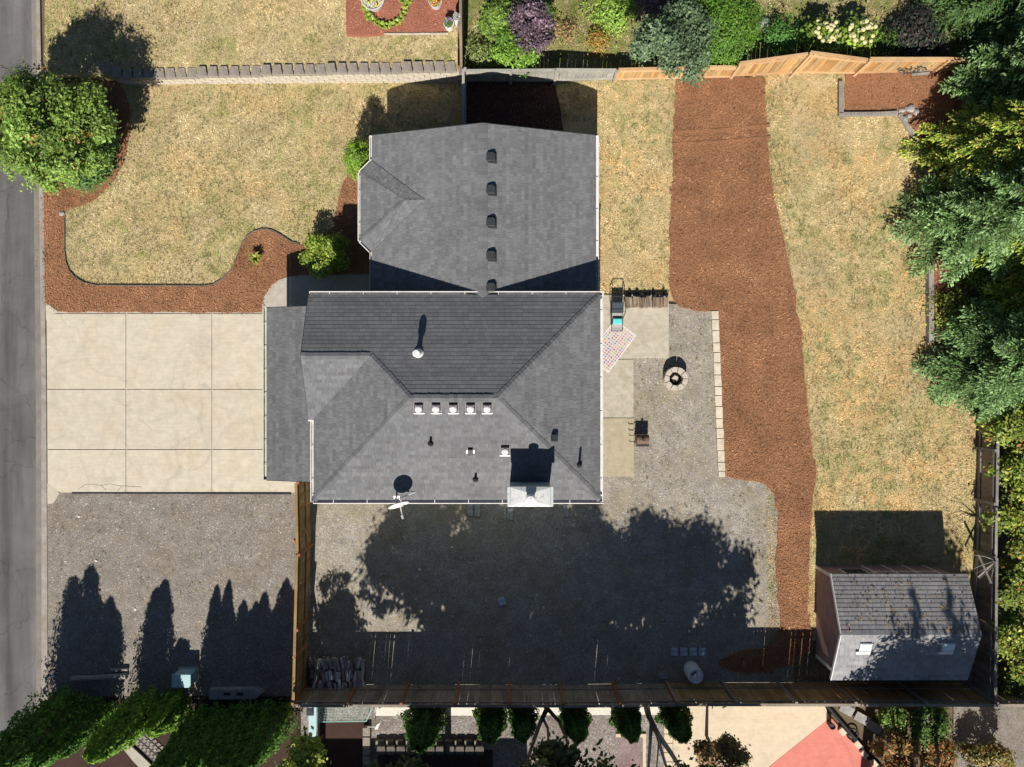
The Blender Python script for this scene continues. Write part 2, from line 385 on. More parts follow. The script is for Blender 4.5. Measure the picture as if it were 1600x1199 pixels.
M['rusty'] = m_plain('rusty', (0.16, 0.1, 0.075), 0.8, 0.2, 0.45, 14)
M['wire'] = m_plain('wire', (0.3, 0.5, 0.45), 0.5, 0, 0.1, 4)
M['orange'] = m_plain('orange', (0.8, 0.3, 0.03), 0.6, 0, 0.2, 20)
M['pot'] = m_plain('pot', (0.55, 0.54, 0.52), 0.7, 0, 0.15, 6)
# ------------------------------------------------------------------ polygons, sheets, scatter
def W(pts, z=0.0): return [P(x, y, z)[:2] for x, y in pts]
def smooth_poly(pts, step=0.25, jit=0.0, closed=True, seed=1):
    out = []; n = len(pts)
    for i in range(n):
        a, b = pts[i], pts[(i+1) % n]
        d = math.hypot(b[0]-a[0], b[1]-a[1]); k = max(1, int(d/step))
        for j in range(k):
            out.append((a[0]+(b[0]-a[0])*j/k, a[1]+(b[1]-a[1])*j/k))
    if jit:
        o = np.array(out); r = np.random.default_rng(seed)
        o[:, 0] += (vn(o[:, 0]*1.0+50, o[:, 1]*1.0+50, 0.3, seed)-0.5)*jit*2 + r.normal(0, jit*0.2, len(o))
        o[:, 1] += (vn(o[:, 0]+90, o[:, 1]+20, 0.3, seed+1)-0.5)*jit*2 + r.normal(0, jit*0.2, len(o))
        out = [tuple(p) for p in o]
    return out
def rounded(pts, k=3):                        # Chaikin corner cutting
    for _ in range(k):
        q = []
        for i in range(len(pts)):
            a, b = pts[i], pts[(i+1) % len(pts)]
            q += [(a[0]*.75+b[0]*.25, a[1]*.75+b[1]*.25), (a[0]*.25+b[0]*.75, a[1]*.25+b[1]*.75)]
        pts = q
    return pts
def inside(x, y, poly):
    p = np.array(poly); r = np.zeros(len(x), bool); j = len(p)-1
    for i in range(len(p)):
        xi, yi = p[i]; xj, yj = p[j]
        c = ((yi > y) != (yj > y)) & (x < (xj-xi)*(y-yi)/(yj-yi+1e-12)+xi); r ^= c; j = i
    return r
def area(poly):
    p = np.array(poly); q = np.roll(p, -1, 0); return abs((p[:, 0]*q[:, 1]-q[:, 0]*p[:, 1]).sum())/2
def sample(poly, dens, excl=(), seed=0, grow=0.0):
    p = np.array(poly); lo, hi = p.min(0)-grow, p.max(0)+grow
    lo = np.maximum(lo, [-21.5, -16]); hi = np.minimum(hi, [21.5, 16])
    if (hi <= lo).any(): return np.zeros((0, 2))
    r = np.random.default_rng(seed); n = int(dens*np.prod(hi-lo))
    q = r.random((n, 2))*(hi-lo)+lo; k = inside(q[:, 0], q[:, 1], poly)
    for e in excl: k &= ~inside(q[:, 0], q[:, 1], e)
    return q[k]
def sheet(name, poly, z, mat, thick=0.03, parent=None):
    o = MB().prism(poly, z-thick, z).build(name, mat, parent)
    if parent is None: o['kind'] = 'structure'
    return o

def grass(name, poly, excl, dens, pal, seed, z0, label, size=(0.022, 0.065), green=0.5, gseed=3, amber=0.0):
    q = sample(poly, dens, excl, seed); n = len(q)
    if n == 0: return
    r = np.random.default_rng(seed+100)
    dry, grn = np.array(pal[0]), np.array(pal[1])
    g = vn(q[:, 0], q[:, 1], 1.6, gseed)*0.5+vn(q[:, 0], q[:, 1], 0.45, gseed+1)*0.5
    t = np.clip((g-0.6+green*0.3)*5, 0, 1)*np.clip(1.7*vn(q[:, 0], q[:, 1], 0.24, gseed+6)-0.25, 0, 1)+r.random(n)*0.12
    c = dry[r.integers(0, len(dry), n)]*(1-t[:, None])+grn[r.integers(0, len(grn), n)]*t[:, None]
    c = c*(0.78+0.36*r.random(n))[:, None]*(0.8+0.4*vn(q[:, 0], q[:, 1], 0.8, gseed+2))[:, None]*(0.5+0.5*vn(q[:, 0], q[:, 1], 0.16, gseed+5)+0.36*vn(q[:, 0], q[:, 1], 0.33, gseed+15))[:, None]
    bare = np.clip((vn(q[:, 0], q[:, 1], 2.3, gseed+8)-0.6)*3.5, 0, 0.6)[:, None]; c = c*(1-bare)+np.array([0.46, 0.37, 0.27])*(0.7+0.5*r.random(n))[:, None]*bare
    og = np.clip((vn(q[:, 0], q[:, 1], 1.1, gseed+11)-0.5+0.22*amber)*2.2, 0, 0.7+0.25*amber)[:, None]*(1-t[:, None]); c = c*(1-og)+c*np.array([1.1+0.08*amber, 0.95-0.03*amber, 0.78-0.12*amber])*og
    a = r.random(n)*2*np.pi; l = size[0]+r.random(n)*(size[1]-size[0]); w = l*(0.12+0.14*r.random(n))
    hgt = l*(0.25+0.6*r.random(n)); d = np.stack([np.cos(a), np.sin(a)], 1); s = np.stack([-d[:, 1], d[:, 0]], 1)
    z = z0(q[:, 0], q[:, 1]) if callable(z0) else np.full(n, z0)
    V = np.zeros((n, 4, 3))
    V[:, 0, :2] = q-s*w[:, None]; V[:, 1, :2] = q+s*w[:, None]
    V[:, 2, :2] = q+d*(l*0.6)[:, None]+s*(w*0.7)[:, None]; V[:, 3, :2] = q+d*(l)[:, None]
    V[:, 0, 2] = V[:, 1, 2] = z; V[:, 2, 2] = z+hgt*0.8; V[:, 3, 2] = z+hgt
    F4 = np.arange(n*4).reshape(n, 4)
    o = obj_np(name, V.reshape(-1, 3), F4, M['attr_matte'], None, np.repeat(c, 4, 0))
    tag(o, label, 'grass', kind='stuff'); return o
def chips(name, poly, excl, dens, cols, seed, z0, label, cat='mulch', ln=(0.02, 0.06), wd=0.28, grow=0.0, lift=0.03):
    q = sample(poly, dens, excl, seed, grow); n = len(q)
    r = np.random.default_rng(seed+5); q = q+r.normal(0, 0.045, q.shape)*(1+3*(r.random((n, 1)) < 0.06)); cols = np.array(cols)
    c = cols[r.integers(0, len(cols), n)]*(0.75+0.5*r.random(n))[:, None]*(0.72+0.56*vn(q[:, 0], q[:, 1], 0.5, seed+40))[:, None]*(0.8+0.4*vn(q[:, 0], q[:, 1]*2.5, 1.8, seed+41))[:, None]
    a = r.random(n)*2*np.pi; l = (ln[0]+r.random(n)*(ln[1]-ln[0]))*np.where(r.random(n) < 0.03, 1.9, 1.0); w = l*wd*(0.5+r.random(n))
    d = np.stack([np.cos(a), np.sin(a)], 1)*l[:, None]/2; s = np.stack([-np.sin(a), np.cos(a)], 1)*w[:, None]/2
    z = z0+r.random(n)*lift; tl = (r.random(n)-0.5)*l*0.5
    V = np.zeros((n, 4, 3))
    V[:, 0, :2] = q-d-s; V[:, 1, :2] = q+d-s; V[:, 2, :2] = q+d+s; V[:, 3, :2] = q-d+s
    V[:, :, 2] = z[:, None]+0.012; V[:, 1, 2] += tl; V[:, 2, 2] += tl+w*0.2; V[:, 0, 2] -= tl*0.6; V[:, 3, 2] -= tl*0.6
    o = obj_np(name, V.reshape(-1, 3), np.arange(n*4).reshape(n, 4), M['attr_matte'], None, np.repeat(c, 4, 0))
    tag(o, label, cat, kind='stuff'); return o
def pebbles(name, poly, excl, dens, cols, seed, z0, label, size=(0.016, 0.042)):
    q = sample(poly, dens, excl, seed); n = len(q); r = np.random.default_rng(seed+9); cols = np.array(cols)
    c = cols[r.integers(0, len(cols), n)]*(0.7+0.6*r.random(n))[:, None]
    s = size[0]+r.random(n)**2*(size[1]-size[0]); a = r.random(n)*6.28
    U = np.array([(1, 0, 0), (0, 1, 0), (-1, 0, 0), (0, -1, 0), (0, 0, 0.8)], float)
    V = np.zeros((n, 5, 3)); ca, sa = np.cos(a), np.sin(a)
    for k in range(5):
        jx = U[k, 0]*(0.8+0.4*r.random(n)); jy = U[k, 1]*(0.6+0.4*r.random(n))
        V[:, k, 0] = q[:, 0]+(jx*ca-jy*sa)*s; V[:, k, 1] = q[:, 1]+(jx*sa+jy*ca)*s; V[:, k, 2] = z0+U[k, 2]*s*0.8
    b = (np.arange(n)*5)[:, None]
    Fc = np.concatenate([b+np.array([i, (i+1) % 4, 4]) for i in range(4)], 0)
    o = obj_np(name, V.reshape(-1, 3), Fc, M['attr_matte'], None, np.repeat(c, 5, 0))
    tag(o, label, 'gravel', kind='stuff'); return o

# ------------------------------------------------------------------ the ground
sheet('ground', [(-400, -400), (400, -400), (400, 400), (-400, 400)], -0.06, M['soil'], 0.5)
def rise(x, y=None):                          # neighbour's higher lot behind the block wall
    return np.clip(0.42+(x+15.5)*0.034, 0.3, 0.9)
sheet('road', W([(-900, -900), (54, -900), (57, 0), (63, 300), (66, 600), (66, 1199), (66, 2000), (-900, 2000)]), 0.0, M['asphalt'])
kl = [(54, -900), (57, 0), (62, 300), (65.5, 600), (66, 1199), (66, 1900)]
MB().prism(W(kl+[(77, 1900), (76, 1199), (73, 600), (69, 300), (63, 0), (62, -900)][::1]), -0.05, 0.035).build('kerb', M['kerb'])['kind'] = 'structure'

front_lawn = W([(70, 128), (722, 118), (722, 215), (590, 215), (590, 440), (480, 470), (72, 470)])
sheet('front_lawn', front_lawn, 0.0, M['dry_soil'])
side_lawn = W([(722, 120), (1230, 110), (1230, 470), (935, 470), (900, 300), (722, 300)])
sheet('side_lawn', side_lawn, 0.0, M['dry_soil'])
back_lawn = W([(1190, 112), (1540, 108), (1540, 1075), (1200, 1075)])
sheet('back_lawn', back_lawn, 0.004, M['dry_soil'])
# upper neighbouring lot
upper = W([(63, -600), (716, -600), (716, 112), (640, 108), (400, 112), (185, 118), (120, 112), (63, 112)], 0.6)
o = MB().prism(upper, -0.05, lambda x, y: float(rise(x))).build('upper_lawn', M['dry_soil']); o['kind'] = 'structure'
north_lawn = W([(724, -600), (2200, -600), (2200, 118), (1500, 116), (1200, 120), (724, 122)])
sheet('north_lawn', north_lawn, 0.0, M['green_soil'])
# gravel
gravel_front = W([(73, 765), (482, 765), (482, 1075), (470, 1120), (76, 1120)])
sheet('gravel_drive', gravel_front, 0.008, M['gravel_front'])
gravel_yard = rounded(W([(478, 745), (985, 745), (985, 470), (1110, 480), (1125, 560), (1135, 735), (1190, 745), (1222, 775), (1222, 1000), (1290, 1075), (478, 1075)]), 1)
sheet('gravel_yard', W([(478, 700), (985, 700), (985, 470), (1110, 480), (1125, 560), (1135, 735), (1190, 745), (1222, 775), (1222, 1000), (1300, 1075), (478, 1075)]), 0.008, M['gravel'])
sheet('gravel_corner', W([(1240, 1000), (1540, 1000), (1540, 1078), (1240, 1078)]), 0.016, M['soil'])

# driveway slabs
drive = MB().prism(W([(73, 478), (460, 488), (470, 500), (470, 770), (75, 770)]), -0.05, 0.02).build('driveway', M['walk']); drive['kind'] = 'structure'
xs = [74.5, 198, 332, 470]; ys = [490, 608, 702, 769]; g = 0.9
for i in range(3):
    for j in range(3):
        p = [(xs[i]+g, ys[j]+g), (xs[i+1]-g, ys[j]+g), (xs[i+1]-g, ys[j+1]-g), (xs[i]+g, ys[j+1]-g)]
        if i == 0: p = [(p[0][0]-0.3-(2-j)*0.6, p[0][1])]+p[1:]
        MB().prism(W(p), 0.0, 0.045).build('slab', M['driveway'], drive, bevel=0.006)
MB().prism(W([(72, 474), (74, 474), (91, 487), (89, 489.2), (73, 501)]), 0.0, 0.043).build('slab', M['driveway'], drive)
MB().prism(W([(75, 755), (94, 770.5), (84, 786), (75.5, 788)]), 0.0, 0.049).build('slab', M['driveway'], drive)
MB().prism(W([(113, 769.5), (455, 769.5), (455, 772.5), (113, 771.2)]), -0.02, 0.04).build('edging', M['black'], drive)
# crack lines near the lower edge
for pts in ([(122, 765), (134, 757), (146, 757), (158, 759), (172, 756), (184, 759), (203, 760), (222, 761)], [(158, 759), (166, 766)], [(190, 760), (184, 767)]):
    mb = MB()
    for a, b in zip(pts[:-1], pts[1:]): mb.beam(P(*a, 0.0465), P(*b, 0.0465), 0.012, 0.002)
    mb.build('crack', M['vent_dark'], drive)
walk = W(rounded([(409, 494), (410, 478), (414, 462), (424, 447), (436, 438), (450, 433)], 0)+[(467, 431), (590, 429), (590, 520), (409, 520)])
sheet('walkway', walk, 0.035, M['walk'], 0.08)

# mulch beds
bed = [(68, 296), (69, 400), (70, 474), (90, 488), (409, 488.5), (410, 476), (414, 461), (424, 446), (437, 437), (450, 431), (467, 429), (590, 427), (590, 250), (572, 262), (548, 268), (536, 285), (528, 310), (524, 352), (500, 372), (480, 384), (468, 383), (455, 379), (440, 369), (425, 361), (410, 359), (396, 363), (385, 371), (378, 382), (372, 396), (366, 412), (358, 427), (346, 438), (332, 446), (318, 448), (150, 447), (132, 443), (118, 435), (108, 424), (103, 410), (101, 390), (101, 340), (104, 330), (125, 322), (150, 312), (172, 290), (190, 262), (200, 230), (204, 200), (203, 172), (196, 145), (182, 126), (160, 112), (120, 104), (66, 104), (66, 200)]
front_bed = smooth_poly(W(bed), 0.2, 0.025, seed=4)
sheet('front_mulch_bed', front_bed, 0.03, M['mulch'], 0.1)
strip = [(1057, 123), (1100, 121), (1195, 122), (1198, 200), (1203, 280), (1215, 330), (1228, 390), (1240, 450), (1250, 520), (1258, 600), (1266, 680), (1275, 740), (1268, 785), (1263, 870), (1260, 950), (1266, 985), (1268, 1010), (1240, 1035), (1200, 1050), (1160, 1050), (1125, 1041), (1124, 1030), (1150, 1019), (1190, 1012), (1213, 995), (1219, 975), (1212, 900), (1214, 840), (1215, 800), (1207, 768), (1190, 752), (1132, 745), (1127, 640), (1120, 488), (1086, 487), (1062, 480), (1048, 462), (1046, 430), (1047, 350), (1052, 240), (1054, 180)]
back_strip = smooth_poly(W(strip), 0.2, 0.06, seed=9)
sheet('back_mulch_strip', back_strip, 0.05, M['mulch'], 0.1)
corner = smooth_poly(W([(1319, 116), (1484, 112), (1500, 116), (1500, 300), (1462, 300), (1440, 225), (1416, 186), (1404, 174), (1319, 174)]), 0.2, 0.03, seed=12)
sheet('corner_mulch_bed', corner, 0.05, M['mulch'], 0.1)
east_bed = smooth_poly(W([(1454, 300), (1530, 300), (1530, 548), (1454, 536)]), 0.2, 0.03, seed=13)
sheet('east_mulch_bed', east_bed, 0.05, M['red_mulch'], 0.1)
wing_bed = smooth_poly(W([(728, 127), (866, 129), (873, 160), (884, 230), (728, 230)]), 0.2, 0.03, seed=14)
sheet('wing_mulch_bed', wing_bed, 0.04, M['shade_dark_mulch'], 0.1)
red = [P(x, y, 0.86)[:2] for x, y in [(541, -40), (717, -40), (712, 25), (706, 50), (622, 54), (541, 56)]]
red_bed = smooth_poly(red, 0.2, 0.03, seed=15)
sheet('flower_bed', red_bed, 0.93, M['red_mulch'], 0.2)

MC = [(0.4, 0.2, 0.105), (0.33, 0.16, 0.082), (0.46, 0.245, 0.135), (0.17, 0.078, 0.04), (0.37, 0.19, 0.095)]
chips('front_mulch', front_bed, [], 800, MC, 21, 0.03, 'shredded red-brown bark mulch covering the curved front bed', grow=0.02)
chips('strip_mulch', back_strip, [], 800, MC, 22, 0.05, 'shredded red-brown bark mulch on the long strip across the back yard')
chips('corner_mulch', corner, [], 320, MC, 23, 0.05, 'bark mulch inside the timber-edged corner bed')
chips('east_mulch', east_bed, [], 320, MC, 24, 0.05, 'bark mulch behind the long timber edging under the conifers')
chips('wing_mulch', wing_bed, [], 320, [tuple(v*0.6 for v in c) for c in MC], 25, 0.04, 'bark mulch darkened for the shade between wing and grey fence')  # same chip colours, darkened for the wing's shade
chips('red_chips', red_bed, [], 320, [(0.45, 0.19, 0.12), (0.36, 0.13, 0.08), (0.55, 0.28, 0.19)], 26, 0.93, 'reddish chips of the neighbour flower bed')

# raked ridges and wheel lines across the mulch strip
for pts in ([(1052, 207), (1120, 204), (1203, 196)], [(1051, 226), (1110, 223), (1204, 215)]):
    mb = MB()
    for a, b in zip(pts[:-1], pts[1:]):
        for dy in (0,): mb.beam(P(a[0], a[1], 0.055), P(b[0], b[1], 0.05), 0.12, 0.05)
    mb.build('ridge', M['mulch'], bpy.data.objects['back_mulch_strip'])
sheet('gutter_strip', W([(46, -900), (49, 0), (53, 300), (56, 600), (57, 1199), (57, 2000), (67, 2000), (66.5, 1199), (66, 600), (63, 300), (57, 0), (55, -900)]), 0.006, M['gutter_dust'], 0.005)
# patio
patio = MB().prism(W([(925, 462), (1043, 462), (1043, 559), (988, 559), (988, 743), (925, 743)]), -0.05, 0.02).build('patio', M['walk']); patio['kind'] = 'structure'
for p, m in ([[(920, 461), (1044.5, 461), (1044.5, 559.5), (989, 559.5), (989, 561), (920, 561)], 'patio'], [[(920, 562), (989.5, 562), (989.5, 652.5), (920, 652.5)], 'patio'], [[(920, 653.5), (990, 653.5), (990, 744), (920, 744)], 'patio_tan']):
    MB().prism(W(p), 0.0, 0.06).build('slab', M[m], patio, bevel=0.008)

DRY = [(0.84, 0.64, 0.36), (0.88, 0.72, 0.45), (0.8, 0.57, 0.29), (0.92, 0.79, 0.54), (0.64, 0.48, 0.24), (0.3, 0.22, 0.09)]
DRYF = [(0.68, 0.55, 0.33), (0.74, 0.62, 0.4), (0.62, 0.47, 0.25), (0.8, 0.7, 0.5), (0.5, 0.4, 0.22), (0.24, 0.19, 0.09)]
GRN = [(0.27, 0.31, 0.09), (0.36, 0.38, 0.13), (0.18, 0.22, 0.06)]
GRN2 = [(0.16, 0.26, 0.05), (0.24, 0.36, 0.08), (0.11, 0.19, 0.04)]
drive_ex = W([(60, 470), (460, 488), (470, 500), (470, 770), (60, 770)])
grass('front_grass', front_lawn, [front_bed, drive_ex, walk], 900, (DRYF, GRN), 31, 0.0, 'patchy half-dry front lawn grass', green=0.74, gseed=3, amber=0.4)
grass('side_grass', side_lawn, [back_strip, W([(560, 190), (934, 190), (934, 470), (560, 470)]), wing_bed, W([(934, 460), (1230, 460), (1230, 480), (934, 480)])], 900, (DRY, GRN), 32, 0.0, 'straw-coloured lawn grass between the house and the mulch strip', green=0.56, gseed=14, amber=0.7)
grass('back_grass', back_lawn, [back_strip, corner, east_bed, W([(1279, 882), (1530, 882), (1530, 1075), (1279, 1075)])], 900, (DRY, GRN), 33, 0.004, 'straw-coloured back lawn grass beyond the mulch strip', green=0.56, gseed=25, amber=1.0)
grass('upper_grass', upper, [red_bed], 900, (DRYF, GRN), 34, rise, 'half-dry grass of the higher neighbouring lawn', green=0.52, gseed=36)
grass('north_grass', north_lawn, [], 900, (DRYF, GRN2), 35, 0.0, 'greener grass of the neighbour garden behind the fence', green=0.95, gseed=47)
ex = W([(925, 400), (1044, 400), (1044, 559), (989, 559), (989, 744), (925, 744)])
pebbles('yard_pebbles', W([(482, 700), (985, 700), (985, 480), (1110, 485), (1125, 560), (1135, 738), (1190, 748), (1216, 775), (1216, 1000), (1260, 1070), (482, 1070)]), [ex, back_strip], 80, [(0.45, 0.4, 0.35), (0.3, 0.25, 0.2), (0.47, 0.44, 0.39), (0.2, 0.18, 0.17), (0.38, 0.3, 0.2), (0.36, 0.37, 0.38)], 41, 0.008, 'loose grey and tan gravel stones of the yard')
pebbles('drive_pebbles', W([(78, 775), (480, 775), (480, 1070), (462, 1100), (78, 1100)]), [], 150, [(0.34, 0.31, 0.28), (0.26, 0.22, 0.18), (0.42, 0.38, 0.33), (0.18, 0.16, 0.15), (0.34, 0.27, 0.19)], 42, 0.008, 'loose gravel stones beside the driveway')

TUF = [(0.2, 0.19, 0.07), (0.28, 0.24, 0.1), (0.16, 0.17, 0.05), (0.34, 0.27, 0.12)]
for nm, pl, exl, z0, dn, lab, sd2 in (('front_lawn_clumps', front_lawn, [front_bed, drive_ex, walk], 0.0, 34, 'darker olive grass clumps standing in the front lawn', 51),
        ('back_lawn_clumps', back_lawn, [back_strip, corner, east_bed, W([(1279, 882), (1530, 882), (1530, 1075), (1279, 1075)])], 0.004, 38, 'darker olive grass clumps standing in the back lawn', 52),
        ('side_lawn_clumps', side_lawn, [back_strip, W([(560, 190), (934, 190), (934, 480), (560, 480)]), wing_bed, W([(934, 460), (1230, 460), (1230, 480), (934, 480)])], 0.0, 30, 'darker olive grass clumps in the lawn beside the house', 53),
        ('upper_lawn_clumps', upper, [red_bed], rise, 34, 'darker olive grass clumps in the higher neighbouring lawn', 54),
        ('gravel_weeds', W([(990, 482), (1108, 486), (1120, 560), (1130, 742), (1212, 790), (1212, 980), (1120, 800), (990, 780)]), [back_strip], 0.01, 10, 'thin weeds and dry litter growing through the patio gravel', 55),
        ('drive_weeds', W([(80, 772), (455, 774), (455, 960), (80, 900)]), [], 0.01, 5, 'sparse dry weeds scattered on the gravel beside the driveway', 56)):
    q0 = sample(pl, dn, exl, sd2)
    k0 = vn(q0[:, 0], q0[:, 1], 0.9, sd2)+vn(q0[:, 0], q0[:, 1], 3.0, sd2+1) > 0.75; q0 = q0[k0]
    r0 = np.random.default_rng(sd2); nb0 = 6
    q1 = np.repeat(q0, nb0, 0)+r0.normal(0, 0.022, (len(q0)*nb0, 2)); n1 = len(q1)
    a1 = r0.random(n1)*6.2832; l1 = r0.uniform(0.03, 0.075, n1); d1 = np.stack([np.cos(a1), np.sin(a1)], 1); s1 = np.stack([-d1[:, 1], d1[:, 0]], 1)*0.008
    zz1 = z0(q1[:, 0], q1[:, 1]) if callable(z0) else np.full(n1, z0)
    V1 = np.zeros((n1, 3, 3)); V1[:, 0, :2] = q1-s1; V1[:, 1, :2] = q1+s1; V1[:, 2, :2] = q1+d1*l1[:, None]; V1[:, :, 2] = zz1[:, None]; V1[:, 2, 2] += 0.06*r0.random(n1)+0.02
    c1 = np.repeat(np.array(TUF)[r0.integers(0, 4, len(q0))]*r0.uniform(0.7, 1.25, (len(q0), 1)), nb0, 0)
    tag(obj_np(nm, V1.reshape(-1, 3), np.arange(n1*3).reshape(n1, 3), M['attr_matte'], None, np.repeat(c1, 3, 0)), lab, 'grass', kind='stuff')
# ------------------------------------------------------------------ shingled roofs
def clip(poly, conv):                         # 2D convex clip (both lists of (s,t))
    out = poly
    n = len(conv)
    for i in range(n):
        a, b = conv[i], conv[(i+1) % n]; nx, ny = b[1]-a[1], a[0]-b[0]      # outside normal for CCW
        res = []
        for j in range(len(out)):
            p, q = out[j], out[(j+1) % len(out)]
            dp = (p[0]-a[0])*nx+(p[1]-a[1])*ny; dq = (q[0]-a[0])*nx+(q[1]-a[1])*ny
            if dp <= 0: res.append(p)
            if (dp < 0 < dq) or (dq < 0 < dp):
                k = dp/(dp-dq); res.append((p[0]+(q[0]-p[0])*k, p[1]+(q[1]-p[1])*k))
        out = res
        if len(out) < 3: return []
    return out
def roof_plane(sh, dk, polys, e0, e1, exposure=0.135, tabw=(0.1, 0.22), th=0.011, tone=(0.138, 0.185), seed=0, warm=0.0, even=False):
    """polys: convex 3D polygons in one plane; e0->e1 eave direction (uphill to its left)"""
    r = random.Random(seed)
    o = Vector(e0); u = (Vector(e1)-o).normalized()
    p3 = [Vector(p) for p in polys[0]]
    nrm = (p3[1]-p3[0]).cross(p3[2]-p3[0]).normalized()
    if nrm.z < 0: nrm = -nrm
    hz_ = Vector((0, 0, 1)).cross(nrm)
    if hz_.length > 1e-4:
        hz_.normalize(); u = hz_ if hz_.dot(u) >= 0 else -hz_
    v = nrm.cross(u).normalized()
    if v.z < 0: v = -v
    flats = []
    for poly in polys:
        q = [((Vector(p)-o).dot(u), (Vector(p)-o).dot(v)) for p in poly]
        A = sum(q[i][0]*q[(i+1) % len(q)][1]-q[(i+1) % len(q)][0]*q[i][1] for i in range(len(q)))
        if A < 0: q = q[::-1]; poly = poly[::-1]
        flats.append(q)
        n = len(poly); top = [Vector(p) for p in poly]; bot = [p-Vector((0, 0, 0.1)) for p in top]
        dk.add(top+bot, [tuple(range(n)), tuple(range(2*n-1, n-1, -1))]+[(i, n+i, n+(i+1) % n, (i+1) % n) for i in range(n)])
    s0 = min(a for q in flats for a, b in q); s1 = max(a for q in flats for a, b in q)
    t0 = min(b for q in flats for a, b in q); t1 = max(b for q in flats for a, b in q)
    k = 0; t = t0-0.02
    while t < t1:
        s = s0-r.random()*tabw[1]
        row = r.uniform(0.93, 1.07)
        while s < s1:
            w = r.uniform(*tabw) if not even else tabw[0]
            ta = t-(0 if even else r.choice((0, 0, 0.004))); tb = t+exposure+0.012
            h = th*(1.0 if even else r.choice((0.7, 0.7, 1.25, 1.25)))
            g = r.uniform(*tone)*row
            col = (g*(0.975+warm), g*0.985, g*(1.02-warm))
            for q in flats:
                c = clip([(s+0.002, ta), (s+w-0.003, ta), (s+w-0.003, tb), (s+0.002, tb)], q)
                if not c: continue
                n = len(c)
                hh = [0.002+h*(1-(b-ta)/(tb-ta)) for a, b in c]
                top = [o+u*a+v*b+nrm*z for (a, b), z in zip(c, hh)]
                bot = [o+u*a+v*b-nrm*0.001 for a, b in c]
                sh.add(top+bot, [tuple(range(n))]+[(i, n+i, n+(i+1) % n, (i+1) % n) for i in range(n)], col)
            s += w
        t += exposure; k += 1
def ridge_caps(mb, a, b, w=0.115, step=0.14, drop=0.035, tone=(0.125, 0.17), seed=0, lift=0.016):
    r = random.Random(seed); a, b = Vector(a), Vector(b); d = b-a; l = d.length; d.normalize()
    side = d.cross(Vector((0, 0, 1))).normalized(); up = side.cross(d)
    k = int(l/step)
    for i in range(k):
        p = a+d*(i*step); q = a+d*(i*step+step*1.2); g = r.uniform(*tone); jj = r.uniform(-0.006, 0.006)
        vs = []
        for c, hh in ((p, lift+0.012), (q, lift)):
            vs += [c+side*(-w+jj)+up*(hh-drop), c+up*hh+side*jj, c+side*(w+jj)+up*(hh-drop)]
        vs += [p+side*(-w+jj)+up*(-drop), p+side*jj, p+side*(w+jj)+up*(-drop)]
        mb.add(vs, [(0, 1, 4, 3), (1, 2, 5, 4), (6, 7, 1, 0), (7, 8, 2, 1)], (g*.975, g*.985, g*1.02))

house = thing('house', (-2.5, 2, 0), 'large house under dark grey shingle roofs, main hip roof and lower north wing', 'house')
ZE, MP = 3.55, 0.42
xg, xw, xe, yn, ys_ = -6.92, -6.75, 3.005, 3.016, -3.952
half = (yn-ys_)/2; yr = (yn+ys_)/2; zr = ZE+MP*half
RW = (xw+half, yr, zr); RE = (xe-half, yr, zr)
ygs = -1.208; ygr = (yn+ygs)/2; zg = ZE+MP*(yn-ygr)
J = (xw+(yn-ygr), ygr, zg)
def zN(x, y): return ZE+MP*(yn-y)
def zS(x, y): return ZE+MP*(y-ys_)
def zE_(x, y): return ZE+MP*(xe-x)
NWc, NEc, SEc, SWc = (xg, yn, ZE), (xe, yn, ZE), (xe, ys_, ZE), (xw, ys_, ZE)
GP = (xg, ygr, zg); GV = (xw, ygs, ZE); GS = (xg, ygs, ZE)
main_planes = [
    ([[NWc, (J[0], yn, ZE), J, GP], [(J[0], yn, ZE), NEc, RE, RW, J]], NEc, NWc, dict(th=0.0085, tone=(0.135, 0.17), exposure=0.145, even=True, tabw=(0.2, 0.2))),
    ([[GP, J, GV, GS]], GS, GV, {}),
    ([[GV, J, RW, SWc]], GV, SWc, {}),
    ([[SWc, SEc, RE, RW]], SWc, SEc, {}),
    ([[SEc, NEc, RE]], SEc, NEc, {}),
]
sh, dk = MB(), MB()
for i, (pl, a, b, kw) in enumerate(main_planes): roof_plane(sh, dk, pl, a, b, seed=50+i, **kw)
main_roof = dk.build('main_roof', M['deck'], house)
o = sh.build('shingles', M['shingle'], main_roof, colour=True); o['kind'] = 'stuff'
cp = MB()
ridge_caps(cp, RW, RE, seed=1)
for a, b in ((SWc, RW), (SEc, RE), (NEc, RE), (J, RW), (GP, J)): ridge_caps(cp, a, b, seed=int(abs(a[0])*10))
o = cp.build('ridge_caps', M['shingle'], main_roof, colour=True); o['kind'] = 'stuff'

# north wing
WE, WM = 2.38, 0.3
wx0, wx1, wy1, wy0 = -5.0, 3.0, 8.85, 2.75; wr = (wx0+wx1)/2; wzr = WE+WM*(wr-wx0)
sh, dk = MB(), MB()
roof_plane(sh, dk, [[(wx0, wy1, WE), (wr, wy1, wzr), (wr, wy0, wzr), (wx0, wy0, WE)]], (wx0, wy1, WE), (wx0, wy0, WE), seed=61, tone=(0.14, 0.188))
roof_plane(sh, dk, [[(wx1, wy0, WE), (wr, wy0, wzr), (wr, wy1, wzr), (wx1, wy1, WE)]], (wx1, wy0, WE), (wx1, wy1, WE), seed=62, tone=(0.14, 0.188))
E1, E2 = (-5.41, 7.53, WE), (-5.41, 5.1, WE); C1, C2 = (-5.0, 7.94, WE+0.02), (-5.0, 4.69, WE+0.02); A = (-3.75, 6.42, WE+WM*1.25+0.09); B = (-3.05, 6.4, WE+WM*1.95+0.02)
roof_plane(sh, dk, [[E1, E2, A]], E1, E2, seed=63, tone=(0.14, 0.185))
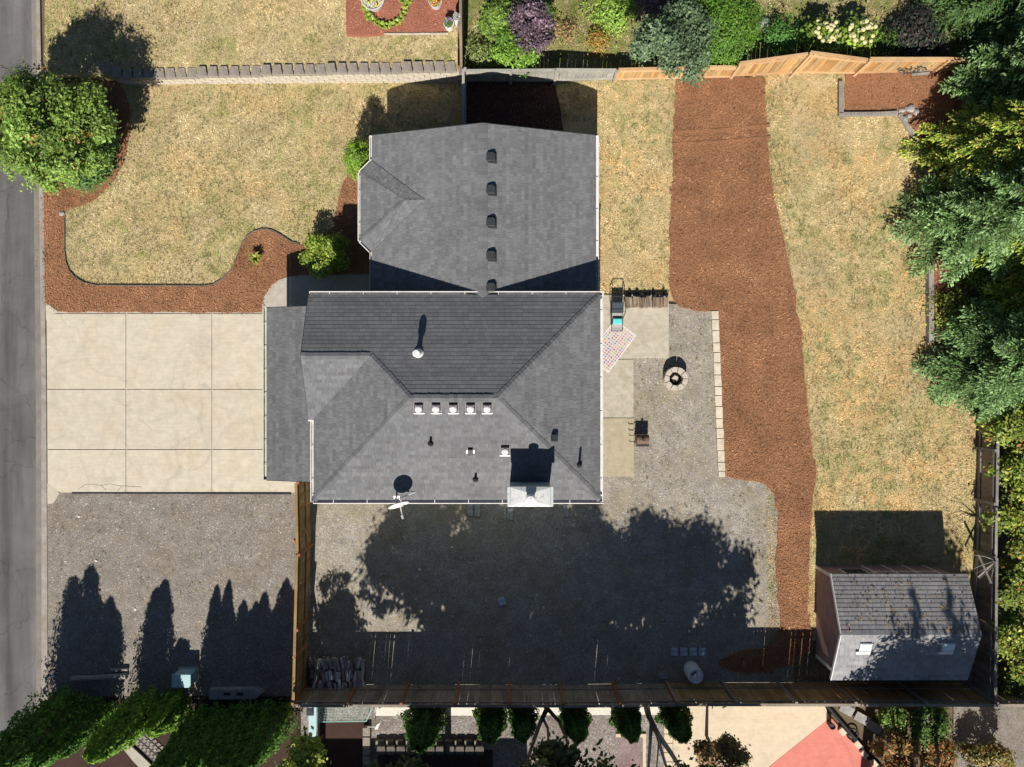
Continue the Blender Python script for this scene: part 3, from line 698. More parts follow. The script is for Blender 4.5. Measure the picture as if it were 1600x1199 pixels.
roof_plane(sh, dk, [[C1, E1, A]], C1, E1, seed=64, tone=(0.13, 0.18), th=0.018); roof_plane(sh, dk, [[C1, A, B]], C1, E1, seed=65, tone=(0.13, 0.18), th=0.018)
roof_plane(sh, dk, [[E2, C2, A]], E2, C2, seed=66, tone=(0.16, 0.21)); roof_plane(sh, dk, [[A, C2, B]], E2, C2, seed=67, tone=(0.16, 0.21))
wing_roof = dk.build('wing_roof', M['deck'], house)
o = sh.build('shingles', M['shingle'], wing_roof, colour=True); o['kind'] = 'stuff'
cp = MB(); ridge_caps(cp, (wr, wy0, wzr), (wr, wy1, wzr), seed=5, drop=0.045, tone=(0.14, 0.188), w=0.17)
ridge_caps(cp, E1, A, seed=6, w=0.1, drop=0.02); ridge_caps(cp, E2, A, seed=7, w=0.1, drop=0.02); ridge_caps(cp, A, B, seed=8, w=0.1, drop=0.03)
o = cp.build('ridge_caps', M['shingle'], wing_roof, colour=True); o['kind'] = 'stuff'

# low garage roof
gx0, gx1, gy1, gy0, gz, gm = -8.83, -6.3, 2.73, -3.47, 2.15, 0.3
sh, dk = MB(), MB()
roof_plane(sh, dk, [[(gx0, gy1, gz), (gx1, gy1, gz+gm*(gx1-gx0)), (gx1, gy0, gz+gm*(gx1-gx0)), (gx0, gy0, gz)]], (gx0, gy1, gz), (gx0, gy0, gz), seed=71, tone=(0.12, 0.165))
garage_roof = dk.build('garage_roof', M['deck'], house)
o = sh.build('shingles', M['shingle'], garage_roof, colour=True); o['kind'] = 'stuff'

# walls
def wallbox(x0, x1, y0, y1, z0, z1):
    return MB().box(((x0+x1)/2, (y0+y1)/2, (z0+z1)/2), (x1-x0, y1-y0, z1-z0)).build('wall', M['siding'], house)
wallbox(-6.35, 2.6, -3.5, 2.6, -0.05, 3.42)
wallbox(-4.6, 2.6, 2.62, 8.5, -0.05, 2.24)
wallbox(-8.35, -6.37, -3.2, 2.4, -0.05, 2.02)
MB().prism([(-5.0, 7.5), (-4.58, 7.9), (-4.58, 4.75), (-5.0, 5.15)], -0.05, 2.24).build('bay_wall', M['siding'], house)
# gable infills
MB().add([(-4.6, 8.48, 2.2), (2.6, 8.48, 2.2), (wr, 8.48, wzr-0.16), (-4.6, 8.3, 2.2), (2.6, 8.3, 2.2), (wr, 8.3, wzr-0.16)], [(2, 1, 0), (3, 4, 5), (0, 3, 5, 2), (1, 2, 5, 4)]).build('gable_wall', M['siding'], house)
MB().add([(-6.36, 2.55, 3.38), (-6.36, -0.75, 3.38), (-6.36, ygr, zg-0.16), (-6.2, 2.55, 3.38), (-6.2, -0.75, 3.38), (-6.2, ygr, zg-0.16)], [(0, 1, 2), (5, 4, 3), (0, 2, 5, 3), (1, 4, 5, 2)]).build('gable_wall', M['siding'], house)
# garage door and windows in the walls
gd = MB().box((-8.36, -0.4, 0.95), (0.06, 4.6, 1.9)).build('garage_door', M['trim'], house)
for k in range(4): MB().box((-8.4, -0.4, 0.26+k*0.46), (0.03, 4.5, 0.42)).build('panel', M['trim'], gd)
def win(c, d):
    w = MB().box(c, d).build('window', M['trim'], house)
    e = tuple(x*0.86 if x > 0.1 else x+0.03 for x in d)
    MB().box(c, e).build('pane', M['glass'], w)
win((2.61, 0.9, 2.3), (0.05, 1.5, 1.1)); win((2.61, -1.6, 1.2), (0.05, 1.9, 2.0)); win((2.61, 6.0, 1.5), (0.05, 1.4, 1.1))
win((-5.01, 6.3, 1.4), (0.05, 1.7, 1.2)); win((-4.6, -3.51, 2.4), (1.4, 0.05, 1.1)); win((-1.0, -3.51, 2.4), (1.2, 0.05, 1.1)); win((-2.5, 8.5, 1.5), (1.2, 0.05, 1.0))

# gutters: U-shaped troughs with hangers
def gutter(a, b, side, mat='gutter_white', hang=1.15, w=0.13, d=0.1):
    a, b = Vector(a), Vector(b); side = Vector(side).normalized(); dirn = (b-a).normalized()
    mb = MB(); th = 0.028
    mb.beam(a+side*(w)+Vector((0, 0, -d/2)), b+side*w+Vector((0, 0, -d/2)), th, d+0.03)
    mb.beam(a+side*(w/2)+Vector((0, 0, -d)), b+side*(w/2)+Vector((0, 0, -d)), w, 0.012)
    g = mb.build('gutter', M[mat], house)
    hb = MB(); n = int((b-a).length/hang)
    for i in range(1, n+1):
        p = a+dirn*(i*hang-hang*0.4)
        hb.beam(p+side*(-0.03)+Vector((0, 0, 0.012)), p+side*w+Vector((0, 0, 0.012)), 0.022, 0.008)
    for p in (a, b): hb.box(p+side*(w/2)+Vector((0, 0, -d/2)), (w if abs(side.x) > .5 else 0.012, w if abs(side.y) > .5 else 0.012, d))
    hb.build('hangers', M[mat], g)['kind'] = 'stuff'
dz = -0.025
gutter((xg+0.02, yn, ZE+dz), (xe+0.12, yn, ZE+dz), (0, 1, 0), w=0.11)
gutter((xw-0.02, ys_, ZE+dz), (xe+0.12, ys_, ZE+dz), (0, -1, 0))
gutter((xe, ys_-0.08, ZE+dz), (xe, yn+0.08, ZE+dz), (1, 0, 0), w=0.08)
gutter((xw, ys_-0.08, ZE+dz), (xw, ygs, ZE+dz), (-1, 0, 0), w=0.1)
gutter((wx1, yn+0.15, WE+dz), (wx1, wy1, WE+dz), (1, 0, 0), w=0.09)
gutter((wx0, wy1, WE+dz), (wx0, C1[1], WE+dz), (-1, 0, 0), w=0.08)
gutter(C1[:2]+(WE+dz,), E1[:2]+(WE+dz,), (-1, 1, 0), w=0.07); gutter(E1[:2]+(WE+dz,), E2[:2]+(WE+dz,), (-1, 0, 0), w=0.08); gutter(E2[:2]+(WE+dz,), C2[:2]+(WE+dz,), (-1, -1, 0), w=0.07)
gutter((wx0, C2[1], WE+dz), (wx0, yn+0.15, WE+dz), (-1, 0, 0), 'gutter_green', w=0.07)
gutter((gx0, gy0, gz+dz), (gx0, gy1, gz+dz), (-1, 0, 0), 'gutter_green', hang=0.85)
# rake trims
for a, b in (((wx0, wy1+0.012, WE-0.06), (wr, wy1+0.012, wzr-0.06)), ((wx1, wy1+0.012, WE-0.06), (wr, wy1+0.012, wzr-0.06)), ((xg-0.012, yn, ZE-0.06), (xg-0.012, ygr, zg-0.06)), ((xg-0.012, ygs, ZE-0.06), (xg-0.012, ygr, zg-0.06)), ((gx0, gy0-0.012, gz-0.06), (gx1, gy0-0.012, gz+gm*2.53-0.06)), ((gx0, gy1+0.012, gz-0.06), (gx1, gy1+0.012, gz+gm*2.53-0.06))):
    MB().beam(a, b, 0.02, 0.13).build('rake_trim', M['vent_dark'], house)
MB().box((xg+0.08, ygs-0.05, ZE-0.05), (0.2, 0.05, 0.1)).build('gutter_end', M['gutter_white'], house)

# things on the roof, found where a photo ray meets the roof plane
def on(px, py, zf, add=0.0):
    z = 3.5
    for _ in range(25):
        p = P(px, py, z); z = zf(p[0], p[1])+add
    p = P(px, py, z); return Vector((p[0], p[1], z-add))
tS = math.atan(MP)
def metal_vent(px, py, zf, sgn):
    p = on(px, py, zf, 0.1)
    b = MB(); b.box(p+Vector((0, 0, 0.012)), (0.34, 0.36, 0.015), tilt=(sgn*tS, 0)); r_ = b.build('roof_vent', M['vent_brown'], main_roof); MB().box(p+Vector((0, -0.165, -0.04)), (0.34, 0.03, 0.03), tilt=(sgn*tS, 0)).build('flashing', M['white_metal'], r_)
    b = MB(); b.box(p+Vector((0, 0.02, 0.07)), (0.28, 0.27, 0.13), tilt=(sgn*tS, 0)); b.build('vent_box', M['vent_brown'], r_, bevel=0.03)
    b = MB(); b.lathe(p+Vector((0, -0.015, 0.125)), [(0.125, 0), (0.12, 0.03), (0.095, 0.065), (0.05, 0.085), (0.0005, 0.09)], 18); b.build('highlight_dome', M['white_metal'], r_, smooth=True)  # white colour stands in for the sun highlight on the metal hood
for px in (654, 681, 708, 735, 761): metal_vent(px, 638.5, zS, 1)
metal_vent(789, 705, zS, 1)
tw = math.atan(WM)
for py in (245, 296, 347, 399, 449):
    p = on(767, py, lambda x, y: WE+WM*(wx1-x), 0.08)
    b = MB(); b.box(p+Vector((0, 0, 0.01)), (0.42, 0.4, 0.012), tilt=(0, tw)); v = b.build('hood_vent', M['vent_dark'], wing_roof)
    pr = [(-0.155, -0.15), (0.155, -0.15), (0.155, 0.07), (0.13, 0.125), (0.08, 0.155), (-0.08, 0.155), (-0.13, 0.125), (-0.155, 0.07)]
    b = MB(); b.prism([(p.x+a, p.y+c) for a, c in pr], p.z-0.03, p.z+0.13); b.build('hood', M['vent_dark'], v, bevel=0.02)
for px, py, zf, hh in ((673, 693, zS, 0.3), (743, 749, zS, 0.3), (905, 726, zE_, 0.5)):
    p = on(px, py, zf)
    b = MB(); b.lathe(p, [(0.1, -0.03), (0.1, 0.03), (0.045, 0.09), (0.04, hh)], 12); b.build('vent_pipe', M['black'], main_roof, smooth=False)
p = on(735, 706, zS); b = MB(); b.box(p+Vector((0, 0, 0.01)), (0.27, 0.12, 0.012), tilt=(tS, 0)); v = b.build('exhaust_vent', M['white_metal'], main_roof)
MB().box(p+Vector((0, 0, 0.06)), (0.16, 0.22, 0.12), tilt=(tS, 0)).build('hood', M['vent_dark'], v, bevel=0.015)
p = on(866, 684, zE_); b = MB(); b.box(p+Vector((0, 0, 0.07)), (0.2, 0.24, 0.18), tilt=(0, tS)); b.build('exhaust_vent', M['vent_dark'], main_roof, bevel=0.02)
# flue pipe
p = on(656, 553, zN); zt = 5.0; q = Vector(P(650, 552, zt)); p = Vector((q.x, q.y, zN(q.x, q.y)))
fl = MB().lathe(p, [(0.18, -0.05), (0.18, 0.0), (0.085, 0.12), (0.08, zt-p.z-0.2)], 18).build('flue_pipe', M['white_metal'], main_roof, smooth=False)
MB().lathe((p.x, p.y, zt-0.22), [(0.08, 0), (0.125, 0.02), (0.125, 0.17), (0.1, 0.2), (0.0005, 0.22)], 20).build('flue_cap', M['white_metal'], fl)
# chimney
ct = 5.35; c0 = P(793, 761, ct); c1 = P(864.5, 792, ct)
cxm, cym = (c0[0]+c1[0])/2, (c0[1]+c1[1])/2; cw, cd = c1[0]-c0[0], c0[1]-c1[1]
ch = MB().box((cxm, cym, ct/2), (cw-0.14, cd-0.1, ct-0.02)).build('chimney', M['chimney'], house)
k = MB()
k.add([(cxm+a*cw/2, cym+b*cd/2, ct-0.02) for a, b in ((-1,-1),(1,-1),(1,1),(-1,1))]+[(cxm+a*0.16, cym+b*0.16, ct+0.035) for a, b in ((-1,-1),(1,-1),(1,1),(-1,1))]+[(cxm+a*cw/2, cym+b*cd/2, ct-0.12) for a, b in ((-1,-1),(1,-1),(1,1),(-1,1))],
      [(0,1,5,4),(1,2,6,5),(2,3,7,6),(3,0,4,7),(4,5,6,7),(8,9,1,0),(9,10,2,1),(10,11,3,2),(11,8,0,3)])
k.build('chimney_cap', M['cap'], ch)
fp = MB().lathe((cxm, cym-0.03, ct+0.03), [(0.13, 0), (0.13, 0.22), (0.165, 0.23), (0.165, 0.36), (0.12, 0.4), (0.0005, 0.43)], 20).build('chimney_flue', M['white_metal'], ch)

# satellite dish at the south eave
b0 = on(620, 778, zS); dc = Vector(P(622, 787, 4.35))
dish = thing('satellite_dish', b0, 'white satellite dish on a mast at the south eave of the main roof', 'satellite dish')
mb = MB(); mb.tube([b0, b0+Vector((0, 0, 0.45)), dc+Vector((0.0, 0.12, -0.05))], 0.03, 8); mb.box(b0+Vector((0, 0, 0.01)), (0.2, 0.16, 0.02), tilt=(tS, 0)); mb.build('mast', M['white_metal'], dish)
nd = Vector((0.31, -0.9, 0.3)).normalized()
prof = [(0.0005, 0.0), (0.12, 0.006), (0.24, 0.03), (0.33, 0.06), (0.35, 0.07), (0.345, 0.055), (0.24, 0.012), (0.12, -0.012), (0.0005, -0.02)]
MB().lathe(dc, prof, 28, axis=nd).build('reflector', M['white_metal'], dish, smooth=True)
fe = dc+nd*0.5+Vector((0, 0, -0.12))
MB().tube([dc+Vector((0, 0, -0.28)), fe], 0.02, 6).build('feed_arm', M['white_metal'], dish)
MB().lathe(fe, [(0.035, -0.05), (0.045, 0.06), (0.03, 0.09)], 12, axis=-nd).build('feed_horn', M['pot'], dish)
MB().tube([b0+Vector((0.02, 0, 0.4)), on(649, 769, zS)+Vector((0, 0, 0.02))], 0.012, 6).build('strut', M['white_metal'], dish)

# ------------------------------------------------------------------ shed
shed = thing('shed', (14.1, -8.9, 0), 'reddish-brown garden shed with mossy grey shingle roof and two skylights', 'shed')
se, srz, sx0, sx1, sy1, sy0 = 1.8, 2.6, 11.65, 16.62, -6.95, -10.82; sr = (sy0+sy1)/2; sm = (srz-se)/((sy1-sy0)/2)
sh, dk = MB(), MB()
roof_plane(sh, dk, [[(sx0, sy1, se), (sx1, sy1, se), (sx1, sr, srz), (sx0, sr, srz)]], (sx1, sy1, se), (sx0, sy1, se), seed=81, tone=(0.22, 0.28), th=0.013, exposure=0.15, tabw=(0.15, 0.2), even=True, warm=0.04)
roof_plane(sh, dk, [[(sx0, sy0, se), (sx1, sy0, se), (sx1, sr, srz), (sx0, sr, srz)]], (sx0, sy0, se), (sx1, sy0, se), seed=82, tone=(0.225, 0.3), th=0.012, exposure=0.15, tabw=(0.15, 0.2), warm=0.02)
sroof = dk.build('roof', M['deck'], shed); o = sh.build('shingles', M['shingle'], sroof, colour=True); o['kind'] = 'stuff'
cp = MB(); ridge_caps(cp, (sx0, sr, srz), (sx1, sr, srz), seed=15, drop=0.06, tone=(0.2, 0.27), w=0.13); o = cp.build('ridge_caps', M['shingle'], sroof, colour=True); o['kind'] = 'stuff'
wx_0, wx_1, wy_1, wy_0 = 11.86, 16.4, -7.1, -10.66
wb = MB(); wb.box(((wx_0+wx_1)/2, (wy_0+wy_1)/2, 0.85), (wx_1-wx_0, wy_1-wy_0, 1.7))
for x in (wx_0, wx_1-0.06): wb.add([(x, wy_1, 1.7), (x, wy_0, 1.7), (x, sr, srz-0.12), (x+0.06, wy_1, 1.7), (x+0.06, wy_0, 1.7), (x+0.06, sr, srz-0.12)], [(0, 1, 2), (5, 4, 3), (0, 2, 5, 3), (1, 4, 5, 2)])
wb.build('wall', M['shed_wall'], shed)
for y in (wy_1+0.01, wy_0-0.01): MB().box((wx_0-0.012, y-0.06*(1 if y == wy_1+0.01 else -1), 0.87), (0.03, 0.12, 1.72)).build('corner_trim', M['trim'], shed)
for a, b in (((sx0-0.012, sy1, se-0.05), (sx0-0.012, sr, srz-0.05)), ((sx0-0.012, sy0, se-0.05), (sx0-0.012, sr, srz-0.05))): MB().beam(a, b, 0.025, 0.11).build('rake_trim', M['trim'], shed)
MB().box((12.9, wy_1+0.012, 1.0), (0.9, 0.03, 0.8)).build('window', M['trim'], shed)
MB().box((12.9, wy_1+0.03, 1.0), (0.78, 0.012, 0.68)).build('pane', M['glass'], shed)
for xx in (13.6, 14.4, 15.2, 16.0): MB().box((xx, wy_1+0.015, 0.85), (0.09, 0.03, 1.7)).build('door_trim', M['trim'], shed)
for xx in (14.0, 14.8, 15.6):
    d = MB().box((xx, wy_1+0.008, 0.85), (0.7, 0.02, 1.6)).build('door_panel', M['shed_wall'], shed)
    MB().box((xx, wy_1+0.024, 1.0), (0.7, 0.02, 0.08)).build('cross_rail', M['trim'], d)
for px in (1351, 1480):
    zf = lambda x, y: se+sm*(y-sy0)
    p = on(px, 1011, zf)
    s = MB().box(p+Vector((0, 0, 0.04)), (0.42, 0.38, 0.09), tilt=(math.atan(sm), 0)).build('skylight', M['trim'], sroof)
    MB().box(p+Vector((0, 0, 0.09)), (0.36, 0.32, 0.03), tilt=(math.atan(sm), 0)).build('pane', M['skylight'], s, bevel=0.01)
    MB().box(p+Vector((-0.06, -0.22, 0.015)), (0.5, 0.1, 0.012), tilt=(math.atan(sm), 0)).build('flashing', M['white_metal'], s)
# debris on the shaded north slope
r = np.random.default_rng(5); n = 260; V = []; Fc = []; cc = []
for i in range(n):
    x = r.uniform(sx0+0.1, sx1-0.1); y = sr+0.05+abs(r.beta(1, 1.2))*(sy1-sr-0.1); z = se+sm*(sy1-y)+0.05
    a = r.uniform(0, 6.28); l = r.uniform(0.015, 0.045); d = np.array([math.cos(a), math.sin(a)])*l; s_ = np.array([-d[1], d[0]])*0.45
    for q in (-d-s_, d-s_, d+s_, -d+s_): V.append((x+q[0], y+q[1], z-q[1]*sm+r.uniform(-.005, .008)))
    cc += [[(0.36, 0.2, 0.08), (0.2, 0.13, 0.07), (0.45, 0.33, 0.15), (0.14, 0.13, 0.06)][r.integers(4)]]*4
o = obj_np('leaf_litter', V, np.arange(n*4).reshape(n, 4), M['attr_matte'], sroof, np.array(cc)); o['kind'] = 'stuff'
# ------------------------------------------------------------------ fences and walls
UNIT = {}
def unit(mat, dog=False):
    if (mat, dog) not in UNIT:
        mb = MB()
        if dog: mb.add([(-.5,-.5,0),(.5,-.5,0),(.5,.5,0),(-.5,.5,0),(-.5,-.5,.97),(.5,-.5,.97),(.5,.5,.97),(-.5,.5,.97),(-.28,-.5,1),(.28,-.5,1),(.28,.5,1),(-.28,.5,1)],
                       [(3,2,1,0),(0,1,5,9,8,4),(2,3,7,11,10,6),(1,2,6,5),(3,0,4,7),(8,9,10,11),(4,8,11,7),(5,6,10,9)])
        else: mb.box((0, 0, 0.5), (1, 1, 1))
        UNIT[(mat, dog)] = mb.mesh(M[mat])
    return UNIT[(mat, dog)]
def fence(name, label, runs, board, rail, post, side, bw=0.14, gap=0.006, post_every=2.4, rails=(0.25, 1.0), cap=True, post_h=0.05, mats=None, missing=()):
    """runs: list of (p0,p1,h0,h1) world xy; side +1/-1: which side the rails are on"""
    base = runs[0][0]
    f = thing(name, (base[0], base[1], 0), label, 'fence'); off = Vector((base[0], base[1], 0)); rr = random.Random(len(label))
    for (a, b, h0, h1) in runs:
        a, b = Vector((*a, 0)), Vector((*b, 0)); d = b-a; l = d.length; d.normalize(); nrm = Vector((-d.y, d.x, 0))*side
        ang = math.atan2(d.y, d.x); n = int(l/(bw+gap))
        for i in range(n):
            t = (i+0.5)*l/n; p = a+d*t; h = h0+(h1-h0)*t/l
            o = bpy.data.objects.new('board', unit(board, True)); C.objects.link(o); o.parent = f
            o.location = p-off+Vector((0, 0, 0.03)); o.rotation_euler = (rr.gauss(0, .008), rr.gauss(0, .006), ang+rr.gauss(0, 0.004))
            o.scale = ((l/n)*(rr.uniform(.94, 0.985) if board in ('grey_board', 'cedar') else rr.uniform(.99, 1.0)), 0.02, h-0.03+rr.gauss(0, .006))
        for k in rails:
            z0, z1 = k*h0/1.25, k*h1/1.25
            o = MB().beam(a+nrm*0.035+Vector((0, 0, z0)), b+nrm*0.035+Vector((0, 0, z1)), 0.04, 0.085).build('rail', M[rail], f)
        if cap:
            MB().beam(a+Vector((0, 0, h0+0.02)), b+Vector((0, 0, h1+0.02)), 0.1, 0.03).build('cap_rail', M[rail], f)
        m = max(1, round(l/post_every))
        for i in range(m+1):
            if i == m and (a, b) != (Vector((*runs[-1][0], 0)), Vector((*runs[-1][1], 0))): continue
            t = l*i/m; h = h0+(h1-h0)*i/m
            o = bpy.data.objects.new('post', unit(post)); C.objects.link(o); o.parent = f
            o.location = a+d*t+nrm*0.07-off; o.rotation_euler = (0, 0, ang); o.scale = (0.1, 0.1, h+post_h)
    return f
def hz(yb, yt): return H*(1-(599.5-yb)/(599.5-yt))
PG = lambda x, y: P(x, y)[:2]
def run(x0, x1, yb0, yb1, yt0, yt1):          # image base x are given; tops from measured rows
    return (PG(x0, yb0), PG(x1, yb1), hz(yb0, yt0), hz(yb1, yt1))
# base x chosen so that the fence tops land on the photographed positions
fence('grey_board_fence', 'weathered grey board fence north of the wing', [run(727, 798, 128, 128, 111, 110.5), run(798, 866, 128, 128.5, 110.5, 110), run(866, 958, 128.5, 125, 109.5, 110)], 'grey_board', 'grey_board', 'grey_board', -1, post_every=9, rails=(0.3, 1.1))
fence('cedar_fence', 'new orange cedar fence along the north side of the back yard', [run(961, 1096, 125, 122, 109, 106), run(1096, 1142, 122, 121, 105, 105), run(1141, 1233, 120, 117, 99, 84.5), run(1235, 1333, 117, 116, 82, 94), run(1333, 1455, 116, 112, 92, 92), run(1455, 1540, 112, 108, 92, 96)], 'cedar', 'cedar_rail', 'cedar_rail', -1, post_every=9, rails=(0.2, 1.12))
fence('wing_side_fence', 'short bluish grey fence between the wing and the north fence', [(PG(727, 128), PG(727, 222), 1.12, 1.12)], 'grey_board', 'grey_board', 'grey_board', 1, rails=(0.3, 1.1))
fence('lot_line_fence', 'thin dark brown fence running north between the two upper gardens', [(PG(724, 126), PG(724, 70), 1.15, 1.5), (PG(724, 70), PG(724, -120), 1.5, 1.6)], 'old_board', 'old_rail', 'old_rail', 1)
fence('gate_side_fence', 'brown fence with rails beside the gravel driveway, ending at the garage', [(PG(484, 745), PG(486, 850), 1.75, 1.75), (PG(486, 850), PG(480, 1070), 1.8, 1.75)], 'tan_board', 'tan_board', 'rust_post', 1, rails=(0.5, 1.12))
for (x, y) in ((470, 793), (471, 833), (469, 1018)):
    pass
fence('south_grey_fence', 'long weathered board fence with rusty red posts along the gravel yard', [(PG(480, 1070), PG(875, 1070), 1.8, 1.82), (PG(875, 1070), PG(1040, 1068), 1.85, 1.85)], 'old_board', 'old_board', 'rust_post', 1, post_every=2.05, rails=(0.35, 1.1))
fence('south_tan_fence', 'brown slanting-grain board fence south of the shed', [(PG(1041, 1067), PG(1300, 1067), 1.88, 1.9), (PG(1300, 1067), PG(1506, 1068), 1.9, 1.88), (PG(1506, 1068), PG(1700, 1068), 1.88, 1.85)], 'tan_board', 'old_board', 'old_board', 1, post_every=2.4, rails=(0.35, 1.1))
fence('east_fence', 'old grey board fence on the east side beside the shed', [(PG(1528, 560), PG(1527, 700), 1.18, 1.15), (PG(1527, 700), PG(1524, 860), 1.15, 1.15), (PG(1524, 860), PG(1507, 1066), 1.2, 1.75)], 'old_board', 'timber', 'timber', -1, post_every=2.2, rails=(0.25, 1.08))
# loose braces leaning on fences
for k, (a, b, lab) in enumerate((((461, 800, 1.7), (478, 788, 0.9), 'short rusty brace board near the garage end of the driveway fence'), ((459, 846, 1.75), (481, 828, 0.9), 'long rusty brace board across the middle of the driveway fence'), ((459, 1028, 1.8), (480, 1006, 0.9), 'rusty brace board across the far end of the driveway fence near the log pile'))):
    MB().beam(P(*a), P(*b), 0.12, 0.09).thing('brace_board', M['rust_post'], lab, 'board', 'brace boards on the driveway fence')
for a, b, lab in (((1529, 868, 1.0), (1549, 912, 1.25), 'crossed pole leaning down the east fence behind the shed'), ((1528, 902, 0.9), (1556, 876, 1.2), 'crossed pole leaning up the east fence behind the shed')):
    MB().beam(P(*a), P(*b), 0.06, 0.05).thing('leaning_pole', M['timber'], lab, 'pole')

# retaining block wall of the upper lot
wall = thing('retaining_wall', P(190, 125), 'low retaining wall of stacked grey concrete blocks below the upper lawn', 'retaining wall')
mb = MB(); bw_, bd_ = 0.405, 0.32
mb.add([(-.2,-.16,0),(.2,-.16,0),(.145,.16,0),(-.145,.16,0),(-.2,-.16,.185),(.2,-.16,.185),(.145,.16,.185),(-.145,.16,.185)], [(3,2,1,0),(4,5,6,7),(0,1,5,4),(1,2,6,5),(2,3,7,6),(3,0,4,7)])
capm, facem = mb.mesh(M['block']), mb.mesh(M['block_light'])
path = [(172, 116, 0.5), (190, 126, 0.52), (215, 129, 0.55), (300, 127, 0.6), (500, 125, 0.8), (716, 124, 0.97)]
pts = [Vector(P(x, y, 0)) for x, y, z in path]; zs = [z for *_, z in path]
cum = [0]
for a, b in zip(pts[:-1], pts[1:]): cum.append(cum[-1]+(b-a).length)
nb = int(cum[-1]/bw_); off = world_loc(wall); lvl = 0.57
for i in range(nb):
    s = (i+0.5)*cum[-1]/nb
    k = max(j for j in range(len(cum)-1) if cum[j] <= s); t = (s-cum[k])/(cum[k+1]-cum[k])
    p = pts[k].lerp(pts[k+1], t); d = (pts[k+1]-pts[k]).normalized(); z = zs[k]+(zs[k+1]-zs[k])*t
    top = round(z/0.095)*0.095
    nn = 0; zz = top
    while zz > -0.05 and nn < 6:
        o = bpy.data.objects.new('block', capm if nn == 0 else facem); C.objects.link(o); o.parent = wall
        sh_ = (0.5*bw_ if nn % 2 else 0)
        back = Vector((-d.y, d.x, 0))*(0.012*(5-nn) if nn else 0.09)
        o.location = p+d*sh_+back+Vector((0, 0, zz-0.185))-off
        o.rotation_euler = (0, 0, math.atan2(d.y, d.x)+R.gauss(0, 0.02)); o.scale = (0.985, 1.12 if nn == 0 else 0.9, 0.97)
        zz -= 0.185; nn += 1
# timber edging
def timber(pts, z, w, h, label, name='timber_edging', mat='timber'):
    t = thing(name, P(*pts[0]), label, 'edging')
    for a, b in zip(pts[:-1], pts[1:]): MB().beam(P(*a, z), P(*b, z), w, h).build('timber', M[mat], t, bevel=0.01)
    return t
timber([(1313.5, 128), (1313.5, 178)], 0.09, 0.19, 0.16, 'grey timber edging at the left end of the corner bed')
timber([(1310, 179), (1345, 179), (1375, 178.5), (1402, 177)], 0.09, 0.14, 0.16, 'grey timber edging along the front of the corner bed')
timber([(1407, 182), (1424, 208), (1438, 231), (1448, 270), (1449, 330)], 0.07, 0.12, 0.14, 'curved edging bending from the corner bed towards the long timber')
timber([(1452, 330), (1452, 395), (1453, 460), (1453, 536)], 0.13, 0.2, 0.24, 'long straight timber edging in front of the conifers')
# bender edging of front bed lawn side
mbp = [(101, 340), (101, 390), (103, 410), (108, 424), (118, 435), (132, 443), (150, 447), (318, 448), (332, 446), (346, 438), (358, 427), (366, 412), (372, 396), (378, 382), (385, 371), (396, 363), (410, 359), (425, 361), (440, 369), (455, 379), (468, 383)]
e = MB()
for a, b in zip(mbp[:-1], mbp[1:]): e.beam(P(a[0], a[1]-1, 0.04), P(b[0], b[1]-1, 0.04), 0.025, 0.07)
e.thing('lawn_edging', M['edging'], 'dark flexible edging curving between front lawn and mulch', 'edging')
# paver border of the gravel patio
pb = thing('paver_border', P(1121, 490), 'border row of tan concrete pavers between gravel and mulch strip', 'paver border')
yy = 486; k = 0
while yy < 744:
    ln = [14, 17, 19, 15, 16, 19, 18][k % 7]; y2 = min(745, yy+ln); xo = 1116+(yy-486)*0.043
    o = MB().prism(W([(xo-5.2+R.uniform(-.5, .5), yy+0.5), (xo+5.4+R.uniform(-.5, .5), yy+0.5), (xo+5.8+R.uniform(-.5, .5), y2-0.5), (xo-4.9+R.uniform(-.5, .5), y2-0.5)]), 0.0, 0.1+R.uniform(-.01, .012)).build('paver', M['paver'], pb, bevel=0.012)
    yy = y2; k += 1
# ------------------------------------------------------------------ plants
def leaf_quads(Cn, size, aspect, col, seed, nb=None, up=0.6, mat='attr_leaf'):
    r = np.random.default_rng(seed); n = len(Cn)
    nr = r.normal(0, 1, (n, 3)); nr /= np.linalg.norm(nr, axis=1)[:, None]
    nr[:, 2] = np.abs(nr[:, 2])
    if nb is not None: nr = nr*0.75+nb*0.9
    nr[:, 2] += up; nr /= np.linalg.norm(nr, axis=1)[:, None]
    t = r.normal(0, 1, (n, 3)); t -= nr*(t*nr).sum(1)[:, None]; t /= np.linalg.norm(t, axis=1)[:, None]
    b = np.cross(nr, t); s = (size*(0.45+1.0*r.random(n)))[:, None]
    V = np.stack([Cn-t*s, Cn+b*s*aspect-t*s*0.1, Cn+t*s-nr*s*0.25, Cn-b*s*aspect-t*s*0.1], 1)
    return V.reshape(-1, 3), np.arange(n*4).reshape(n, 4), np.repeat(col, 4, 0)
def palette(cols, n, r, spread=0.35):
    c = np.array(cols)[r.integers(0, len(cols), n)]
    return c*((1-spread)+2*spread*r.random(n))[:, None]
def lump(d, seed, amt):
    r = np.random.default_rng(seed); s = np.zeros(len(d))
    for k in range(7):
        f = r.normal(0, 2.6, 3); s += np.sin(d@f*1.6+r.uniform(0, 6.28))*0.4
    return 1+amt*s/1.4
